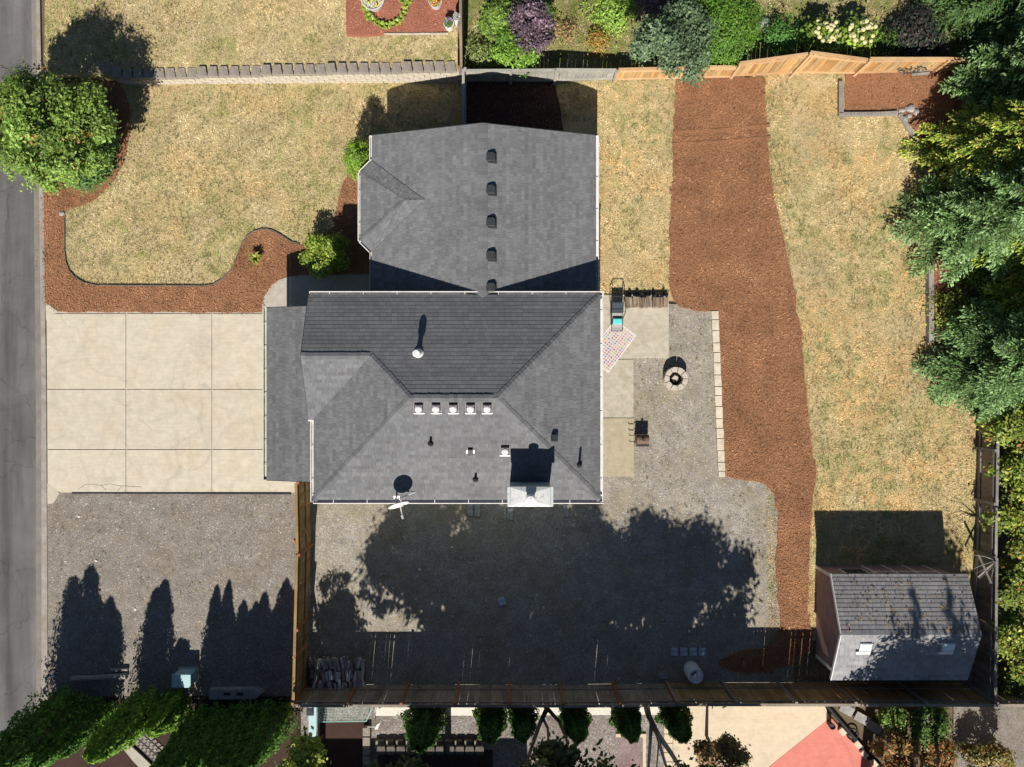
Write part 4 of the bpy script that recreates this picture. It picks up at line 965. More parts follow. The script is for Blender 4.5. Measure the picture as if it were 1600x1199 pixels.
def limb_tree(t, base, top, rad, mat, seed, spread=None):
    r = random.Random(seed); base, top = Vector(base), Vector(top)
    mid = base.lerp(top, 0.5)+Vector((r.uniform(-.1, .1), r.uniform(-.1, .1), 0))
    mb = MB(); mb.tube([base-Vector((0, 0, 0.05)), mid, top], [rad, rad*0.75, rad*0.3], 8)
    if spread:
        for k in range(6):
            a = k*1.05+r.uniform(-.3, .3); f = r.uniform(0.3, 0.8); p = base.lerp(top, f)
            e = Vector(spread[0])+Vector((math.cos(a)*spread[1]*0.75, math.sin(a)*spread[1]*0.75, spread[2]*r.uniform(-.3, .5)))
            mb.tube([p, p.lerp(e, 0.5)+Vector((0, 0, 0.1)), e], [rad*0.55, rad*0.35, rad*0.12], 6)
    mb.build('trunk', M[mat], t, smooth=True)
def broad(name, label, cat, c, rad, cols, n_clump, per, leaf, seed, base=None, group=None, amt=0.15, clump=0.16, solid=0.72, trunk=0.07, up=0.5, bark='bark', extra=None, flat_base=True, limbs=None, lobes=0):
    """crown with centre c and radii rad, leaves in clumps spread through the outer volume"""
    c = np.array(c, float); rad = np.array(rad, float)
    if base is None: base = (c[0], c[1], 0)
    t = thing(name, base, label, cat, group)
    if limbs:
        mb = MB()
        for pts, r0, r1 in limbs: mb.tube(pts, [r0+(r1-r0)*i/(len(pts)-1) for i in range(len(pts))], 8)
        mb.build('trunk', M[bark], t, smooth=True)
    else: limb_tree(t, base, c+np.array([0, 0, rad[2]*0.5]), trunk, bark, seed, (c, min(rad[0], rad[1]), rad[2]))
    r = np.random.default_rng(seed)
    d = r.normal(0, 1, (n_clump, 3)); d /= np.linalg.norm(d, axis=1)[:, None]
    rr = solid+(1-solid)*r.random(n_clump)**0.6
    inner = r.random(n_clump) < 0.25; rr[inner] *= r.uniform(0.35, 0.9, inner.sum())
    cc = c+d*rad*(rr*lump(d, seed, amt))[:, None]
    if lobes:
        ld = r.normal(0, 1, (lobes, 3)); ld[:, 2] = np.abs(ld[:, 2])*0.9-0.35; ld /= np.linalg.norm(ld, axis=1)[:, None]
        lc = c+ld*rad*(0.2+0.65*r.random(lobes)**0.6)[:, None]; lr = rad.mean()*r.uniform(0.2, 0.42, lobes)
        li = r.integers(0, lobes, n_clump); d = d+ld[li]*0.7; d[:, 2] += 0.15; d /= np.linalg.norm(d, axis=1)[:, None]
        cc = lc[li]+d*(lr[li]*r.uniform(0.55, 1.12, n_clump))[:, None]*np.array([1, 1, 0.8])
        ltone = r.uniform(0.75, 1.2, lobes)
    ctone = 0.78+0.44*r.random(n_clump)
    if lobes: ctone = ctone*ltone[li]
    csig = clump*r.uniform(0.5, 1.35, n_clump)
    ci = np.repeat(np.arange(n_clump), per)
    n = len(ci); pts = cc[ci]+r.normal(0, 1, (n, 3))*csig[ci][:, None]*np.array([1, 1, 0.7])
    k = pts[:, 2] > 0.05; pts = pts[k]; ci = ci[k]; n = len(pts)
    nb = d[ci]
    col = palette(cols, n, r)*ctone[ci][:, None]
    if extra:
        m = r.random(n_clump) < extra[1]; m = m[ci] & (r.random(n) < 0.7)
        col[m] = palette(extra[0], m.sum(), r)
    V, Fc, cl = leaf_quads(pts, leaf, 0.5, col, seed+1, nb, up)
    obj_np('crown', V, Fc, M['attr_leaf'], t, cl)
    return t
def bush(name, label, px, py, rpx, h, cols, seed, cat='shrub', n=220, per=45, leaf=0.05, group=None, sq=1.0, zb=0.0, **kw):
    zc = zb+h*0.52; s = (H-zc)/F; X, Y, _ = P(px, py, zc)
    return broad(name, label, cat, (X, Y, zc), (rpx*s, rpx*s*sq, h*0.5), cols, n, per, leaf, seed, base=(X, Y, zb), group=group, trunk=0.04, **kw)
def column(name, label, px, py, r0, h, cols, seed, n=9000, leaf=0.055, group=None, taper=0.62, lumps=0.27, leaders=((0, 0, 1, 1),)):
    X, Y, _ = P(px, py); t = thing(name, (X, Y, 0), label, 'arborvitae', group)
    MB().tube([(X, Y, -0.05), (X, Y, h*0.8)], [0.07, 0.02], 7).build('trunk', M['bark'], t)
    r = np.random.default_rng(seed); allV = []; X0, Y0, H0, R0 = X, Y, h, r0; core = MB()
    wts = np.array([l[2]*l[3] for l in leaders]); wts = wts/wts.sum()
    for li, (dx, dy, hf, rf) in enumerate(leaders):
        m = int(n*wts[li]); X, Y, h, r0 = X0+dx, Y0+dy, H0*hf, R0*rf; sd_ = seed+li*3.7
        u = r.random(m)**0.8
        z = 0.08+u*(h-0.1); prof = np.minimum(1, (z/h/0.12)**0.5)*np.clip((1-z/h), 0, 1)**taper*1.1
        a = r.random(m)*6.2832
        rid = np.sin(a*5+sd_+z*1.3)*0.6+np.sin(a*9+z*3+sd_*2)*0.5+np.sin(z*6+a*3)*0.45+np.sin(z*11-a*4+sd_)*0.3
        inn = np.where(r.random(m) < 0.3, r.uniform(0.55, 0.9, m), r.uniform(0.9, 1.06, m))
        rr = r0*np.clip(prof, 0.05, 1)*(1+lumps*rid)*inn
        pts = np.stack([X+np.cos(a)*rr, Y+np.sin(a)*rr, z+r.normal(0, 0.04, m)], 1)
        nb = np.stack([np.cos(a), np.sin(a), np.full(m, 0.25)], 1)
        col = palette(cols, m, r, 0.3)*(0.8+0.12*rid)[:, None]
        allV.append((pts, nb, col))
        zz = [0.1, 0.25*h, 0.5*h, 0.75*h, 0.9*h]
        core.tube([(X, Y, q) for q in zz], [max(0.02, 0.62*r0*min(1, (q/h/0.12)**0.5)*(1-q/h)**taper) for q in zz], 10)
    pts = np.concatenate([a[0] for a in allV]); nb = np.concatenate([a[1] for a in allV]); col = np.concatenate([a[2] for a in allV])
    V, Fc, cl = leaf_quads(pts, leaf, 0.55, col, seed+1, nb, 0.15)
    obj_np('crown', V, Fc, M['attr_needle'], t, cl)
    core.build('inner_growth', M['bark'], t)
    return t
def conifer(name, label, px, py, r0, h, cols, seed, z0=0.6, group=None, droop=0.25, whorl=0.42, nbr=8, needle=0.062, dens=1.5, tilt=0.12, frond=False, tipcols=None):
    X, Y, _ = P(px, py); t = thing(name, (X, Y, 0), label, 'conifer', group)
    MB().tube([(X, Y, -0.05), (X, Y, h*0.5), (X, Y, h)], [0.02*h+0.05, 0.012*h+0.03, 0.01], 9).build('trunk', M['bark'], t, smooth=True)
    r = np.random.default_rng(seed); br = MB(); pts = []; dirs = []; tone = []; tip = []
    z = z0
    while z < h-0.15:
        f = 1-(z/h); Lb = r0*(f**0.85)*1.05
        k = max(4, int(nbr*(0.6+0.6*f))); a0 = r.uniform(0, 6.28)
        for i in range(k):
            a = a0+i*6.2832/k+r.normal(0, 0.15); Lr = Lb*r.uniform(0.72, 1.08); zb = z+r.normal(0, 0.1); bt = r.uniform(0.72, 1.22)
            d = np.array([math.cos(a), math.sin(a)]); s_ = np.array([-d[1], d[0]])
            rise_ = r.uniform(0.0, 0.3)*tilt*4
            def pos(u): return np.array([X+d[0]*Lr*u, Y+d[1]*Lr*u, zb+Lr*(rise_*u-droop*u*u)])
            br.tube([pos(0), pos(0.5), pos(0.95)], [0.012+0.012*Lr, 0.008+0.006*Lr, 0.004], 5, cap=False)
            m = max(4, int(Lr/0.085))
            for j in range(m):
                u = 0.18+0.82*(j+r.random()*0.6)/m
                if u > 1: u = 1
                p0 = pos(u); tl = Lr*(0.42*(1-u)**0.7+0.06)*r.uniform(0.6, 1.15); tl = min(tl, 0.9)
                for sg in (-1, 1):
                    ang = r.uniform(0.7, 1.1) if not frond else r.uniform(0.45, 0.85)
                    td = d*math.cos(ang)+s_*sg*math.sin(ang)
                    nn = max(2, int(tl/0.06*dens)); v = (np.arange(nn)+r.random(nn)*0.8)/nn
                    q = np.zeros((nn, 3)); q[:, 0] = p0[0]+td[0]*tl*v; q[:, 1] = p0[1]+td[1]*tl*v
                    q[:, 2] = p0[2]-(0.25 if not frond else 0.5)*tl*v*v+r.normal(0, 0.02, nn)
                    q[:, :2] += r.normal(0, 0.018, (nn, 2))
                    pts.append(q); dd = np.zeros((nn, 3)); dd[:, 0] = td[0]; dd[:, 1] = td[1]; dd[:, 2] = -0.3
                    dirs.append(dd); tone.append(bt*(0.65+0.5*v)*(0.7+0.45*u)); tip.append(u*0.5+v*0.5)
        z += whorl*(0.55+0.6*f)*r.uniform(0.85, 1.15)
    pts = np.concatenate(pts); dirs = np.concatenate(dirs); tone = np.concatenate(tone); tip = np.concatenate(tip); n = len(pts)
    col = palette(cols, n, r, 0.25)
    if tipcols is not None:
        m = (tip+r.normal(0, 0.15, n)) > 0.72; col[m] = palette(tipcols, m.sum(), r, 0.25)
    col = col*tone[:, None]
    dirs += r.normal(0, 0.35, (n, 3)); dirs /= np.linalg.norm(dirs, axis=1)[:, None]
    nr = np.tile(np.array([0, 0, 1.0]), (n, 1))+r.normal(0, 0.45, (n, 3)); b = np.cross(dirs, nr); b /= np.linalg.norm(b, axis=1)[:, None]
    s = (needle*(0.7+0.6*r.random(n)))[:, None]
    V = np.stack([pts-dirs*s, pts+b*s*0.4, pts+dirs*s, pts-b*s*0.4], 1).reshape(-1, 3)
    br.build('branches', M['bark'], t)['kind'] = 'stuff'
    obj_np('crown', V, np.arange(n*4).reshape(n, 4), M['attr_needle'], t, np.repeat(col, 4, 0))
    return t

LG = [(0.17, 0.29, 0.045), (0.24, 0.37, 0.065), (0.13, 0.22, 0.04), (0.3, 0.42, 0.09)]
MG = [(0.09, 0.17, 0.03), (0.13, 0.23, 0.04), (0.06, 0.12, 0.02)]
DG = [(0.045, 0.1, 0.022), (0.065, 0.14, 0.03), (0.03, 0.07, 0.018)]
YG = [(0.3, 0.36, 0.05), (0.22, 0.3, 0.05), (0.4, 0.42, 0.07), (0.15, 0.22, 0.03)]
BG = [(0.12, 0.19, 0.09), (0.16, 0.24, 0.12), (0.09, 0.15, 0.07), (0.21, 0.28, 0.16)]
PUR = [(0.16, 0.1, 0.13), (0.22, 0.15, 0.18), (0.1, 0.06, 0.09)]
ARB = [(0.085, 0.19, 0.025), (0.125, 0.26, 0.04), (0.06, 0.14, 0.02)]
ARB_SUNLIT = [(0.16, 0.31, 0.03), (0.23, 0.4, 0.045), (0.11, 0.22, 0.025)]  # arborvitae greens brightened, sunlight put into the leaf colour

# front yard
c = P(70, 200, 2.9); broad('street_tree', 'broad light-green leafy tree at the road edge of the front bed', 'tree', c, (2.25, 2.05, 1.65), LG, 950, 42, 0.06, 301, base=P(92, 215), amt=0.45, clump=0.13, lobes=64, extra=([(0.4, 0.22, 0.06), (0.36, 0.34, 0.08)], 0.05), solid=0.6)
bush('clipped_laurel', 'dense darker rounded laurel beneath the right side of the leafy tree', 124, 220, 51, 1.6, [(0.09, 0.19, 0.04), (0.13, 0.26, 0.06), (0.07, 0.14, 0.03), (0.2, 0.32, 0.1)], 302, n=500, per=48, leaf=0.05, sq=1.45, amt=0.05)
bush('round_bush', 'clipped bright green egg-shaped bush at the bay window corner', 566, 252, 23, 2.5, [(0.2, 0.33, 0.03), (0.26, 0.4, 0.05), (0.15, 0.26, 0.03)], 303, n=300, per=40, leaf=0.035, sq=1.25, amt=0.04, clump=0.08)
bush('entry_bush', 'glossy yellow-green bush beside the front walkway, half sunlit', 511, 402, 36, 1.25, [(0.3, 0.4, 0.05), (0.2, 0.3, 0.04), (0.4, 0.46, 0.08), (0.13, 0.22, 0.03)], 304, n=330, per=34, leaf=0.05, amt=0.12, lobes=20, clump=0.09)
def tuft(name, label, px, py, zb, rpx, cols, seed, n=40, cat='plant', group=None, h=0.4, wide=0.03):
    X, Y, _ = P(px, py, zb); rr = rpx*(H-zb)/F; t = thing(name, (X, Y, zb), label, cat, group); r = np.random.default_rng(seed)
    V = []; cl = []
    for i in range(n):
        a = r.uniform(0, 6.28); l = rr*r.uniform(0.55, 1.1); d = np.array([math.cos(a), math.sin(a)]); s = np.array([-d[1], d[0]])*wide*r.uniform(.6, 1.2); hh = h*r.uniform(0.5, 1)
        p = np.array([X, Y])
        V += [(*(p-s*0.5), zb), (*(p+s*0.5), zb), (*(p+d*l*0.6+s), zb+hh), (*(p+d*l*0.6-s), zb+hh), (*(p+d*l), zb+hh*0.7)]
        cl += [np.array(cols[r.integers(len(cols))])*r.uniform(.7, 1.3)]*5
    V = np.array(V); b = (np.arange(n)*5)[:, None]
    Fc = np.concatenate([b+np.array([0, 1, 2]), b+np.array([0, 2, 3]), b+np.array([3, 2, 4])])
    obj_np('leaves', V, Fc, M['attr_leaf'], t, np.array(cl)); return t
tuft('grass_tuft', 'small spiky yellow-green plant in the front mulch bed', 402, 405, 0.05, 12, [(0.35, 0.38, 0.06), (0.25, 0.3, 0.05)], 305, 46)

# neighbour's north garden, west to east
zb = 0.0
bush('smoke_bush', 'purple-leaved smoke bush behind the grey fence', 822, 46, 40, 1.7, PUR+[(0.28, 0.22, 0.24)], 311, n=330, per=36, leaf=0.05, amt=0.25, lobes=22, clump=0.1)
for k, (x, y, r_, h_, lab) in enumerate(((779, 30, 26, 1.2, 'glossy green rhododendron left of the purple bush'), (806, 84, 33, 1.3, 'glossy bright rhododendron between purple bush and fence'), (838, 6, 30, 1.2, 'dark green shrub above the purple bush'))):
    bush('rhododendron', lab, x, y, r_, h_, [LG, [(0.18, 0.33, 0.04), (0.25, 0.42, 0.06), (0.1, 0.2, 0.03)], MG][k], 312+k, n=200, per=34, leaf=0.06, group='rhododendrons round the purple bush', lobes=14, clump=0.11)
bush('weedy_clump', 'pale weedy clump in the corner by the lot fence', 752, 88, 22, 0.6, [(0.3, 0.34, 0.12), (0.22, 0.28, 0.08)], 318, n=120, per=25, leaf=0.045, amt=0.3)
bush('orange_shrub', 'small orange and green perennial in the neighbour lawn', 934, 62, 12, 0.5, [(0.45, 0.25, 0.05), (0.3, 0.3, 0.05), (0.5, 0.3, 0.08)], 319, n=60, per=22, leaf=0.04)
bush('red_weeds', 'low reddish dried perennials on the neighbour lawn', 884, 46, 15, 0.3, [(0.38, 0.2, 0.1), (0.25, 0.26, 0.08), (0.45, 0.28, 0.15)], 320, n=40, per=18, leaf=0.04, amt=0.4)
bush('lime_groundcover', 'low bright lime ground plant in the neighbour lawn', 958, 18, 36, 0.25, [(0.26, 0.42, 0.06), (0.34, 0.5, 0.1)], 321, n=120, per=30, leaf=0.05, amt=0.35)
c = P(1052, 72, 2.6); broad('olive_tree', 'blue-green small tree overhanging the cedar fence', 'tree', c, (1.35, 1.45, 1.0), BG, 330, 38, 0.06, 322, base=P(1048, 92), amt=0.3, clump=0.12, solid=0.55, lobes=30)
bush('dark_red_shrub', 'dark reddish shrub above the blue-green tree', 1030, 14, 20, 1.3, PUR, 323, n=120, per=30, leaf=0.05, amt=0.3)
bush('yew_hedge', 'big dense dark green rounded hedge behind the cedar fence', 1122, 34, 62, 2.2, [(0.1, 0.23, 0.025), (0.14, 0.3, 0.035), (0.07, 0.16, 0.02), (0.16, 0.26, 0.04)], 324, n=700, per=42, leaf=0.045, sq=1.0, amt=0.06)
bush('young_shrub', 'small bright green shrub in the fence shade', 1219, 58, 20, 0.9, [(0.1, 0.24, 0.05), (0.15, 0.32, 0.07)], 325, n=100, per=28, leaf=0.05, amt=0.25)
def hydrangea(px, py, rpx, seed, label):
    zc = 0.75; X, Y, _ = P(px, py, zc); s = (H-zc)/F
    t = broad('hydrangea', label, 'hydrangea', (X, Y, 0.65), (rpx*s, rpx*s*0.75, 0.5), [(0.3, 0.4, 0.05), (0.22, 0.34, 0.05), (0.12, 0.2, 0.04)], 110, 22, 0.075, seed, base=(X, Y, 0), trunk=0.03, amt=0.2)
    r = np.random.default_rng(seed); loc = Vector((X, Y, 0))
    mb = MB(); mb.lathe((0, 0, 0), [(0.0005, -0.06), (0.06, -0.04), (0.088, 0.0), (0.08, 0.04), (0.048, 0.065), (0.0005, 0.075)], 12)
    me = mb.mesh(M['flower'], smooth=True); k = 0
    for i in range(26):
        a = r.uniform(0, 6.28); q = rpx*s*math.sqrt(r.random())*1.0
        o = link('flower_head', me, t); o.location = (math.cos(a)*q, math.sin(a)*q*0.8-0.05, 1.05+0.25*(1-q/(rpx*s))+r.uniform(-.1, .06)); o.scale = [r.uniform(0.75, 1.15)]*3
M['flower'] = m_plain('flower', (0.6, 0.55, 0.28), 0.8, 0, 0.25, 40, 0.02)
hydrangea(1283, 54, 24, 331, 'cream-flowered hydrangea nearer the dark hedge'); hydrangea(1341, 53, 24, 332, 'cream-flowered hydrangea nearer the conifers')
bush('shade_shrub', 'small dim green shrub right of the hydrangeas', 1390, 66, 14, 0.6, MG, 326, n=60, per=22, leaf=0.05)
bush('dark_thicket', 'dark mulberry-green thicket in the shade below the corner conifers', 1432, 55, 42, 0.7, [(0.04, 0.05, 0.035), (0.05, 0.06, 0.05), (0.07, 0.05, 0.05)], 327, n=260, per=30, leaf=0.06, amt=0.3)

# conifers along the east side
BS = [(0.11, 0.21, 0.055), (0.15, 0.27, 0.08), (0.18, 0.3, 0.1), (0.085, 0.16, 0.04)]
BST = [(0.25, 0.39, 0.15), (0.3, 0.43, 0.2)]
CE = [(0.2, 0.31, 0.045), (0.28, 0.41, 0.06), (0.15, 0.24, 0.035), (0.34, 0.3, 0.07)]
CET = [(0.46, 0.58, 0.09), (0.38, 0.52, 0.07), (0.5, 0.45, 0.1)]
GF = [(0.08, 0.16, 0.045), (0.12, 0.22, 0.06), (0.06, 0.12, 0.03)]
EC = 'conifers along the east side'
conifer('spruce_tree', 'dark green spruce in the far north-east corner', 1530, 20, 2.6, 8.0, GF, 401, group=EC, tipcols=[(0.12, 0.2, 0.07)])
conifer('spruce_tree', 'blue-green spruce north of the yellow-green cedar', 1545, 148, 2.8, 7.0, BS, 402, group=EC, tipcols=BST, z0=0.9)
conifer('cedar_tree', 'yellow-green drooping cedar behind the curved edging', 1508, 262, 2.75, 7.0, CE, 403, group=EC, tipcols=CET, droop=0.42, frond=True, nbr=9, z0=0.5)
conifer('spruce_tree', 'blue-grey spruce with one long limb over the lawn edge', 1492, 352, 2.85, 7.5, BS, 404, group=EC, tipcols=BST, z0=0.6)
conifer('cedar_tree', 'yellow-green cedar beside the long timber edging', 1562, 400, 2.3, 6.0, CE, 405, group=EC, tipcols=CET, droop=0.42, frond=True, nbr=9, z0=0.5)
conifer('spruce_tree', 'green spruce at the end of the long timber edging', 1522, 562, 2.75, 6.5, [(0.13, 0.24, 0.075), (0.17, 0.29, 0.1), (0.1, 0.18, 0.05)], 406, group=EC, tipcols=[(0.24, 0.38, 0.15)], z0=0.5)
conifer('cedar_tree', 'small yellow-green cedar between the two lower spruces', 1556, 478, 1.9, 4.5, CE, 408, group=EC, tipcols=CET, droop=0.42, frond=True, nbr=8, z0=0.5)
bush('ivy_clump', 'yellowing shrub growing through the timber-edged bed', 1490, 480, 32, 0.8, YG, 407, n=90, per=16, leaf=0.05, amt=0.45)
# vines over the fence
for k, (x, y, r_, h_, lab) in enumerate(((1590, 668, 40, 1.9, 'yellow-green vine mass next to the top end of the east fence'), (1588, 752, 34, 1.8, 'bright yellow vine mass over the middle of the east fence'), (1596, 830, 42, 1.9, 'green and orange vine mass beside the crossed poles'), (1584, 922, 32, 1.7, 'light green vine mass behind the shed corner'), (1592, 1000, 36, 1.9, 'green leafy vine mass right of the shed ridge'), (1590, 1056, 26, 1.6, 'darker vine mass at the south end of the east fence'))):
    bush('vine_mass', lab, x, y, r_, h_, YG+[(0.12, 0.2, 0.04)], 420+k, n=260, per=30, leaf=0.075, group='vines over the east fence', amt=0.25, lobes=18, extra=([(0.5, 0.45, 0.06), (0.45, 0.2, 0.05)], 0.12))
# bare branch
X, Y, _ = P(1556, 876, 1.3); t = thing('bare_branch', (X, Y, 1.2), 'pale bare branch reaching over the fence towards the shed', 'branch')
mb = MB(); rr = random.Random(3); root = Vector((X, Y, 1.3))
for e in ((1517, 867), (1512, 893), (1524, 897), (1546, 912), (1545, 886), (1530, 905)):
    q = Vector(P(*e, 1.6)); md = root.lerp(q, 0.5)+Vector((rr.uniform(-.05, .05), rr.uniform(.03, .1), 0.1))
    mb.tube([root, md, q], [0.022, 0.013, 0.005], 6)
mb.build('twigs', M['grey_bark'], t)

# south-west cypresses and hedge (bodies lean out of view, shadows on the gravel)
SW = 'columnar evergreens at the south-west corner'
column('cypress', 'tall dark cypress nearest the road', 118, 1104, 1.05, 4.95, ARB, 501, 18000, group=SW, taper=0.45, leaders=((0.15, 0, 1, .72), (-.45, 0.1, .9, .72), (-.1, -.2, .8, .95), (.5, 0, .78, .7)))
column('cypress', 'shorter dark cypress next to the tall one by the road', 158, 1112, 0.75, 4.0, ARB, 502, 10000, group=SW, taper=0.45, leaders=((0, 0, 1, .7), (.22, .05, .88, .8)))
column('cypress', 'slim cypress in sun-brightened greens leaning across the gravel corner', 238, 1098, 0.78, 4.3, ARB_SUNLIT, 503, 13000, group=SW, taper=0.52, leaders=((0.1, 0, 1, .85), (-.2, 0, .93, .8)))
column('cypress', 'short round evergreen in sun-brightened greens beside the teal utility box', 277, 1100, 0.62, 2.2, ARB_SUNLIT, 504, 7000, group=SW, taper=0.45)
for k, (x, h_, r_, lab) in enumerate(((322, 4.6, 0.5, 'hedge evergreen nearest the teal box'), (340, 4.75, 0.5, 'second hedge evergreen from the teal box'), (366, 4.0, 0.6, 'third hedge evergreen from the teal box'), (398, 4.3, 0.65, 'fourth hedge evergreen from the teal box'), (430, 4.8, 0.75, 'hedge evergreen nearest the driveway fence'))):
    column('hedge_cypress', lab, x, 1118, r_, h_, ARB, 510+k, 11000, group=SW, taper=0.6 if k < 2 else 0.52, leaders=((0, 0, 1, .9), (0.3*(-1)**k, 0.1, .9, .85), (-0.3*(-1)**k, 0.0, .8, .8)) if k > 1 else ((0, 0, 1, 1), (.12, 0, .86, 1.05)))
# row of small arborvitae behind the south fence
for k, (x, r_, h_, lab) in enumerate(((668, 0.72, 2.9, 'largest arborvitae behind the fence, near the wire frame'), (768, 0.56, 2.35, 'second arborvitae behind the fence from the wire frame'), (816, 0.48, 2.3, 'third arborvitae behind the fence, left of the forked trunk'), (895, 0.52, 2.4, 'fourth arborvitae, right of the forked trunk'), (974, 0.5, 2.35, 'fifth arborvitae, left of the grey branching trunk'), (1048, 0.52, 2.35, 'last arborvitae, at the edge of the cream patio'))):
    column('arborvitae', lab, x, 1108, r_, h_, [(0.06, 0.14, 0.02), (0.085, 0.19, 0.03), (0.04, 0.095, 0.016)], 520+k, 9000, 0.05, group='arborvitae behind the south fence', taper=0.42)
# tall trees south of the frame whose shadows cover the yard
MAP = [(0.1, 0.13, 0.035), (0.14, 0.16, 0.05), (0.07, 0.09, 0.03)]
RED = ([(0.5, 0.28, 0.12), (0.45, 0.36, 0.1), (0.55, 0.3, 0.2)], 0.1)
g0 = lambda x, y, z: (P(x, y)[0], P(x, y)[1], z)
ST = 'trees south of the yard fence'
broad('garden_tree', 'broad tree rooted beyond the fence, left of the forked trunk', 'tree', g0(676, 1178, 6.3), (3.0, 2.4, 2.6), MAP, 900, 34, 0.11, 601, base=P(700, 1222), group=ST, amt=0.22, clump=0.19, lobes=40, trunk=0.14, solid=0.55)
broad('garden_tree', 'dark brownish-green tree with forked trunk behind the fence', 'tree', g0(836, 1162, 5.3), (3.1, 2.2, 2.9), MAP, 1000, 34, 0.11, 602, base=P(853, 1104), limbs=[([P(853, 1104, -.05), P(855, 1107, 0.6), P(843, 1132, 1.9), P(830, 1170, 3.4), P(820, 1200, 5)], .12, .04), ([P(855, 1107, .6), P(874, 1128, 1.6), P(885, 1155, 2.8), P(890, 1190, 4.5)], .08, .03), ([P(848, 1122, 1.4), P(856, 1138, 2.2), P(858, 1190, 4.4)], .06, .03)], group=ST, amt=0.22, clump=0.19, lobes=44, trunk=0.1, extra=RED, solid=0.5)
broad('garden_tree', 'tree with smooth grey branching trunk next to the cream patio', 'tree', g0(1028, 1188, 5.6), (3.0, 2.3, 2.5), MAP, 840, 32, 0.11, 603, base=P(1010, 1104), limbs=[([P(1010, 1104, -.05), P(1014, 1120, .6), P(1028, 1148, 1.8), P(1048, 1176, 2.9), P(1066, 1205, 4), P(1085, 1260, 6)], .13, .05), ([P(1018, 1126, .9), P(1016, 1160, 2.2), P(1012, 1215, 4.2)], .08, .04), ([P(1026, 1144, 1.7), P(1032, 1168, 2.6), P(1046, 1215, 4.3)], .07, .04), ([P(1030, 1152, 1.9), P(1026, 1200, 3.8)], .04, .02)], group=ST, amt=0.3, clump=0.19, lobes=44, trunk=0.11, bark='grey_bark', solid=0.5)
broad('maple_tree', 'red and orange maple at the lower edge of the cream patio', 'tree', g0(1104, 1146, 2.1), (1.05, 0.75, 0.7), [(0.22, 0.14, 0.06), (0.36, 0.2, 0.08), (0.18, 0.2, 0.06)], 170, 30, 0.07, 604, base=P(1104, 1150), group=ST, amt=0.3, lobes=16, clump=0.1, extra=RED)
broad('yellow_shrub', 'yellow-green leafy small tree at the foot of the driveway fence', 'tree', g0(512, 1128, 3.5), (0.95, 0.8, 1.5), YG, 230, 30, 0.08, 605, base=P(505, 1150), group=ST, amt=0.35, clump=0.13, solid=0.45, lobes=18)
broad('garden_tree', 'tree shading the shed roof from beyond the south fence', 'tree', g0(1372, 1172, 5.4), (1.9, 1.4, 1.2), MAP, 420, 32, 0.1, 606, base=P(1385, 1230), group=ST, amt=0.3, clump=0.22, solid=0.5)
broad('garden_tree', 'second tree shading the east end of the shed roof', 'tree', g0(1425, 1178, 5.6), (1.7, 1.3, 1.3), MAP, 380, 32, 0.1, 607, base=P(1440, 1240), group=ST, amt=0.3, clump=0.22, solid=0.5)
conifer('fir_tree', 'slim fir casting the left pointed shadow on the shed roof', 1350, 1236, 2.5, 9.9, GF, 608, z0=5.0, group=ST, nbr=9, whorl=0.4)
conifer('fir_tree', 'slim fir casting the right pointed shadow on the shed roof', 1402, 1238, 2.5, 9.9, GF, 609, z0=5.0, group=ST, nbr=9, whorl=0.4)
AUT = [(0.3, 0.2, 0.06), (0.4, 0.26, 0.07), (0.2, 0.2, 0.06), (0.45, 0.16, 0.07)]
for k, (x, y, r_, h_, cl, lab) in enumerate(((1402, 1178, 30, 1.3, AUT, 'orange-red autumn shrub at the lower edge of the picture'), (1462, 1186, 34, 1.2, AUT, 'mixed green and orange shrub at the lower edge'), (1545, 1192, 38, 1.3, [(0.25, 0.22, 0.06), (0.16, 0.17, 0.05), (0.36, 0.24, 0.07)], 'olive brown shrub in the lower right corner'), (1450, 1130, 30, 1.1, MG, 'dark green shrub just behind the fence below the shed'), (1398, 1120, 18, 0.7, LG, 'light green plant by the stepping stones below the shed'))):
    bush('autumn_shrub', lab, x, y, r_, h_, cl, 620+k, n=170, per=28, leaf=0.06, group='shrubs below the shed', amt=0.3, lobes=12, clump=0.1)
# ------------------------------------------------------------------ things in the yard
# firewood row on the patio
def log_mesh(mat, seed):
    r = random.Random(seed); mb = MB(); pr = []
    if seed % 2: ang = [0, 70, 140, 210, 280]
    else: ang = [0, 50, 100, 230, 300]
    pr = [(math.cos(math.radians(a+r.uniform(-15, 15)))*r.uniform(0.85, 1.1), math.sin(math.radians(a+r.uniform(-15, 15)))*r.uniform(0.75, 1.0)) for a in ang]
    n = len(pr); vs = [(x, -0.5+r.uniform(-.02, .02), z) for x, z in pr]+[(x*r.uniform(.9, 1.05), 0.5, z*r.uniform(.9, 1.05)) for x, z in pr]
    mb.add(vs, [tuple(range(n)), tuple(range(2*n-1, n-1, -1))]+[(i, n+i, n+(i+1) % n, (i+1) % n) for i in range(n)])
    return mb.mesh(M[mat])
LM = [log_mesh('log', s) for s in range(5)]; LGm = [log_mesh('log_grey', s) for s in range(5)]
def put_log(me, x, y, z, r_, l, a, lab, grp, roll):
    o = link('firewood_log', me); o.location = (x, y, z); o.scale = (r_, l, r_); o.rotation_euler = (R.uniform(-.06, .06), roll, a); return tag(o, lab, 'log', grp)
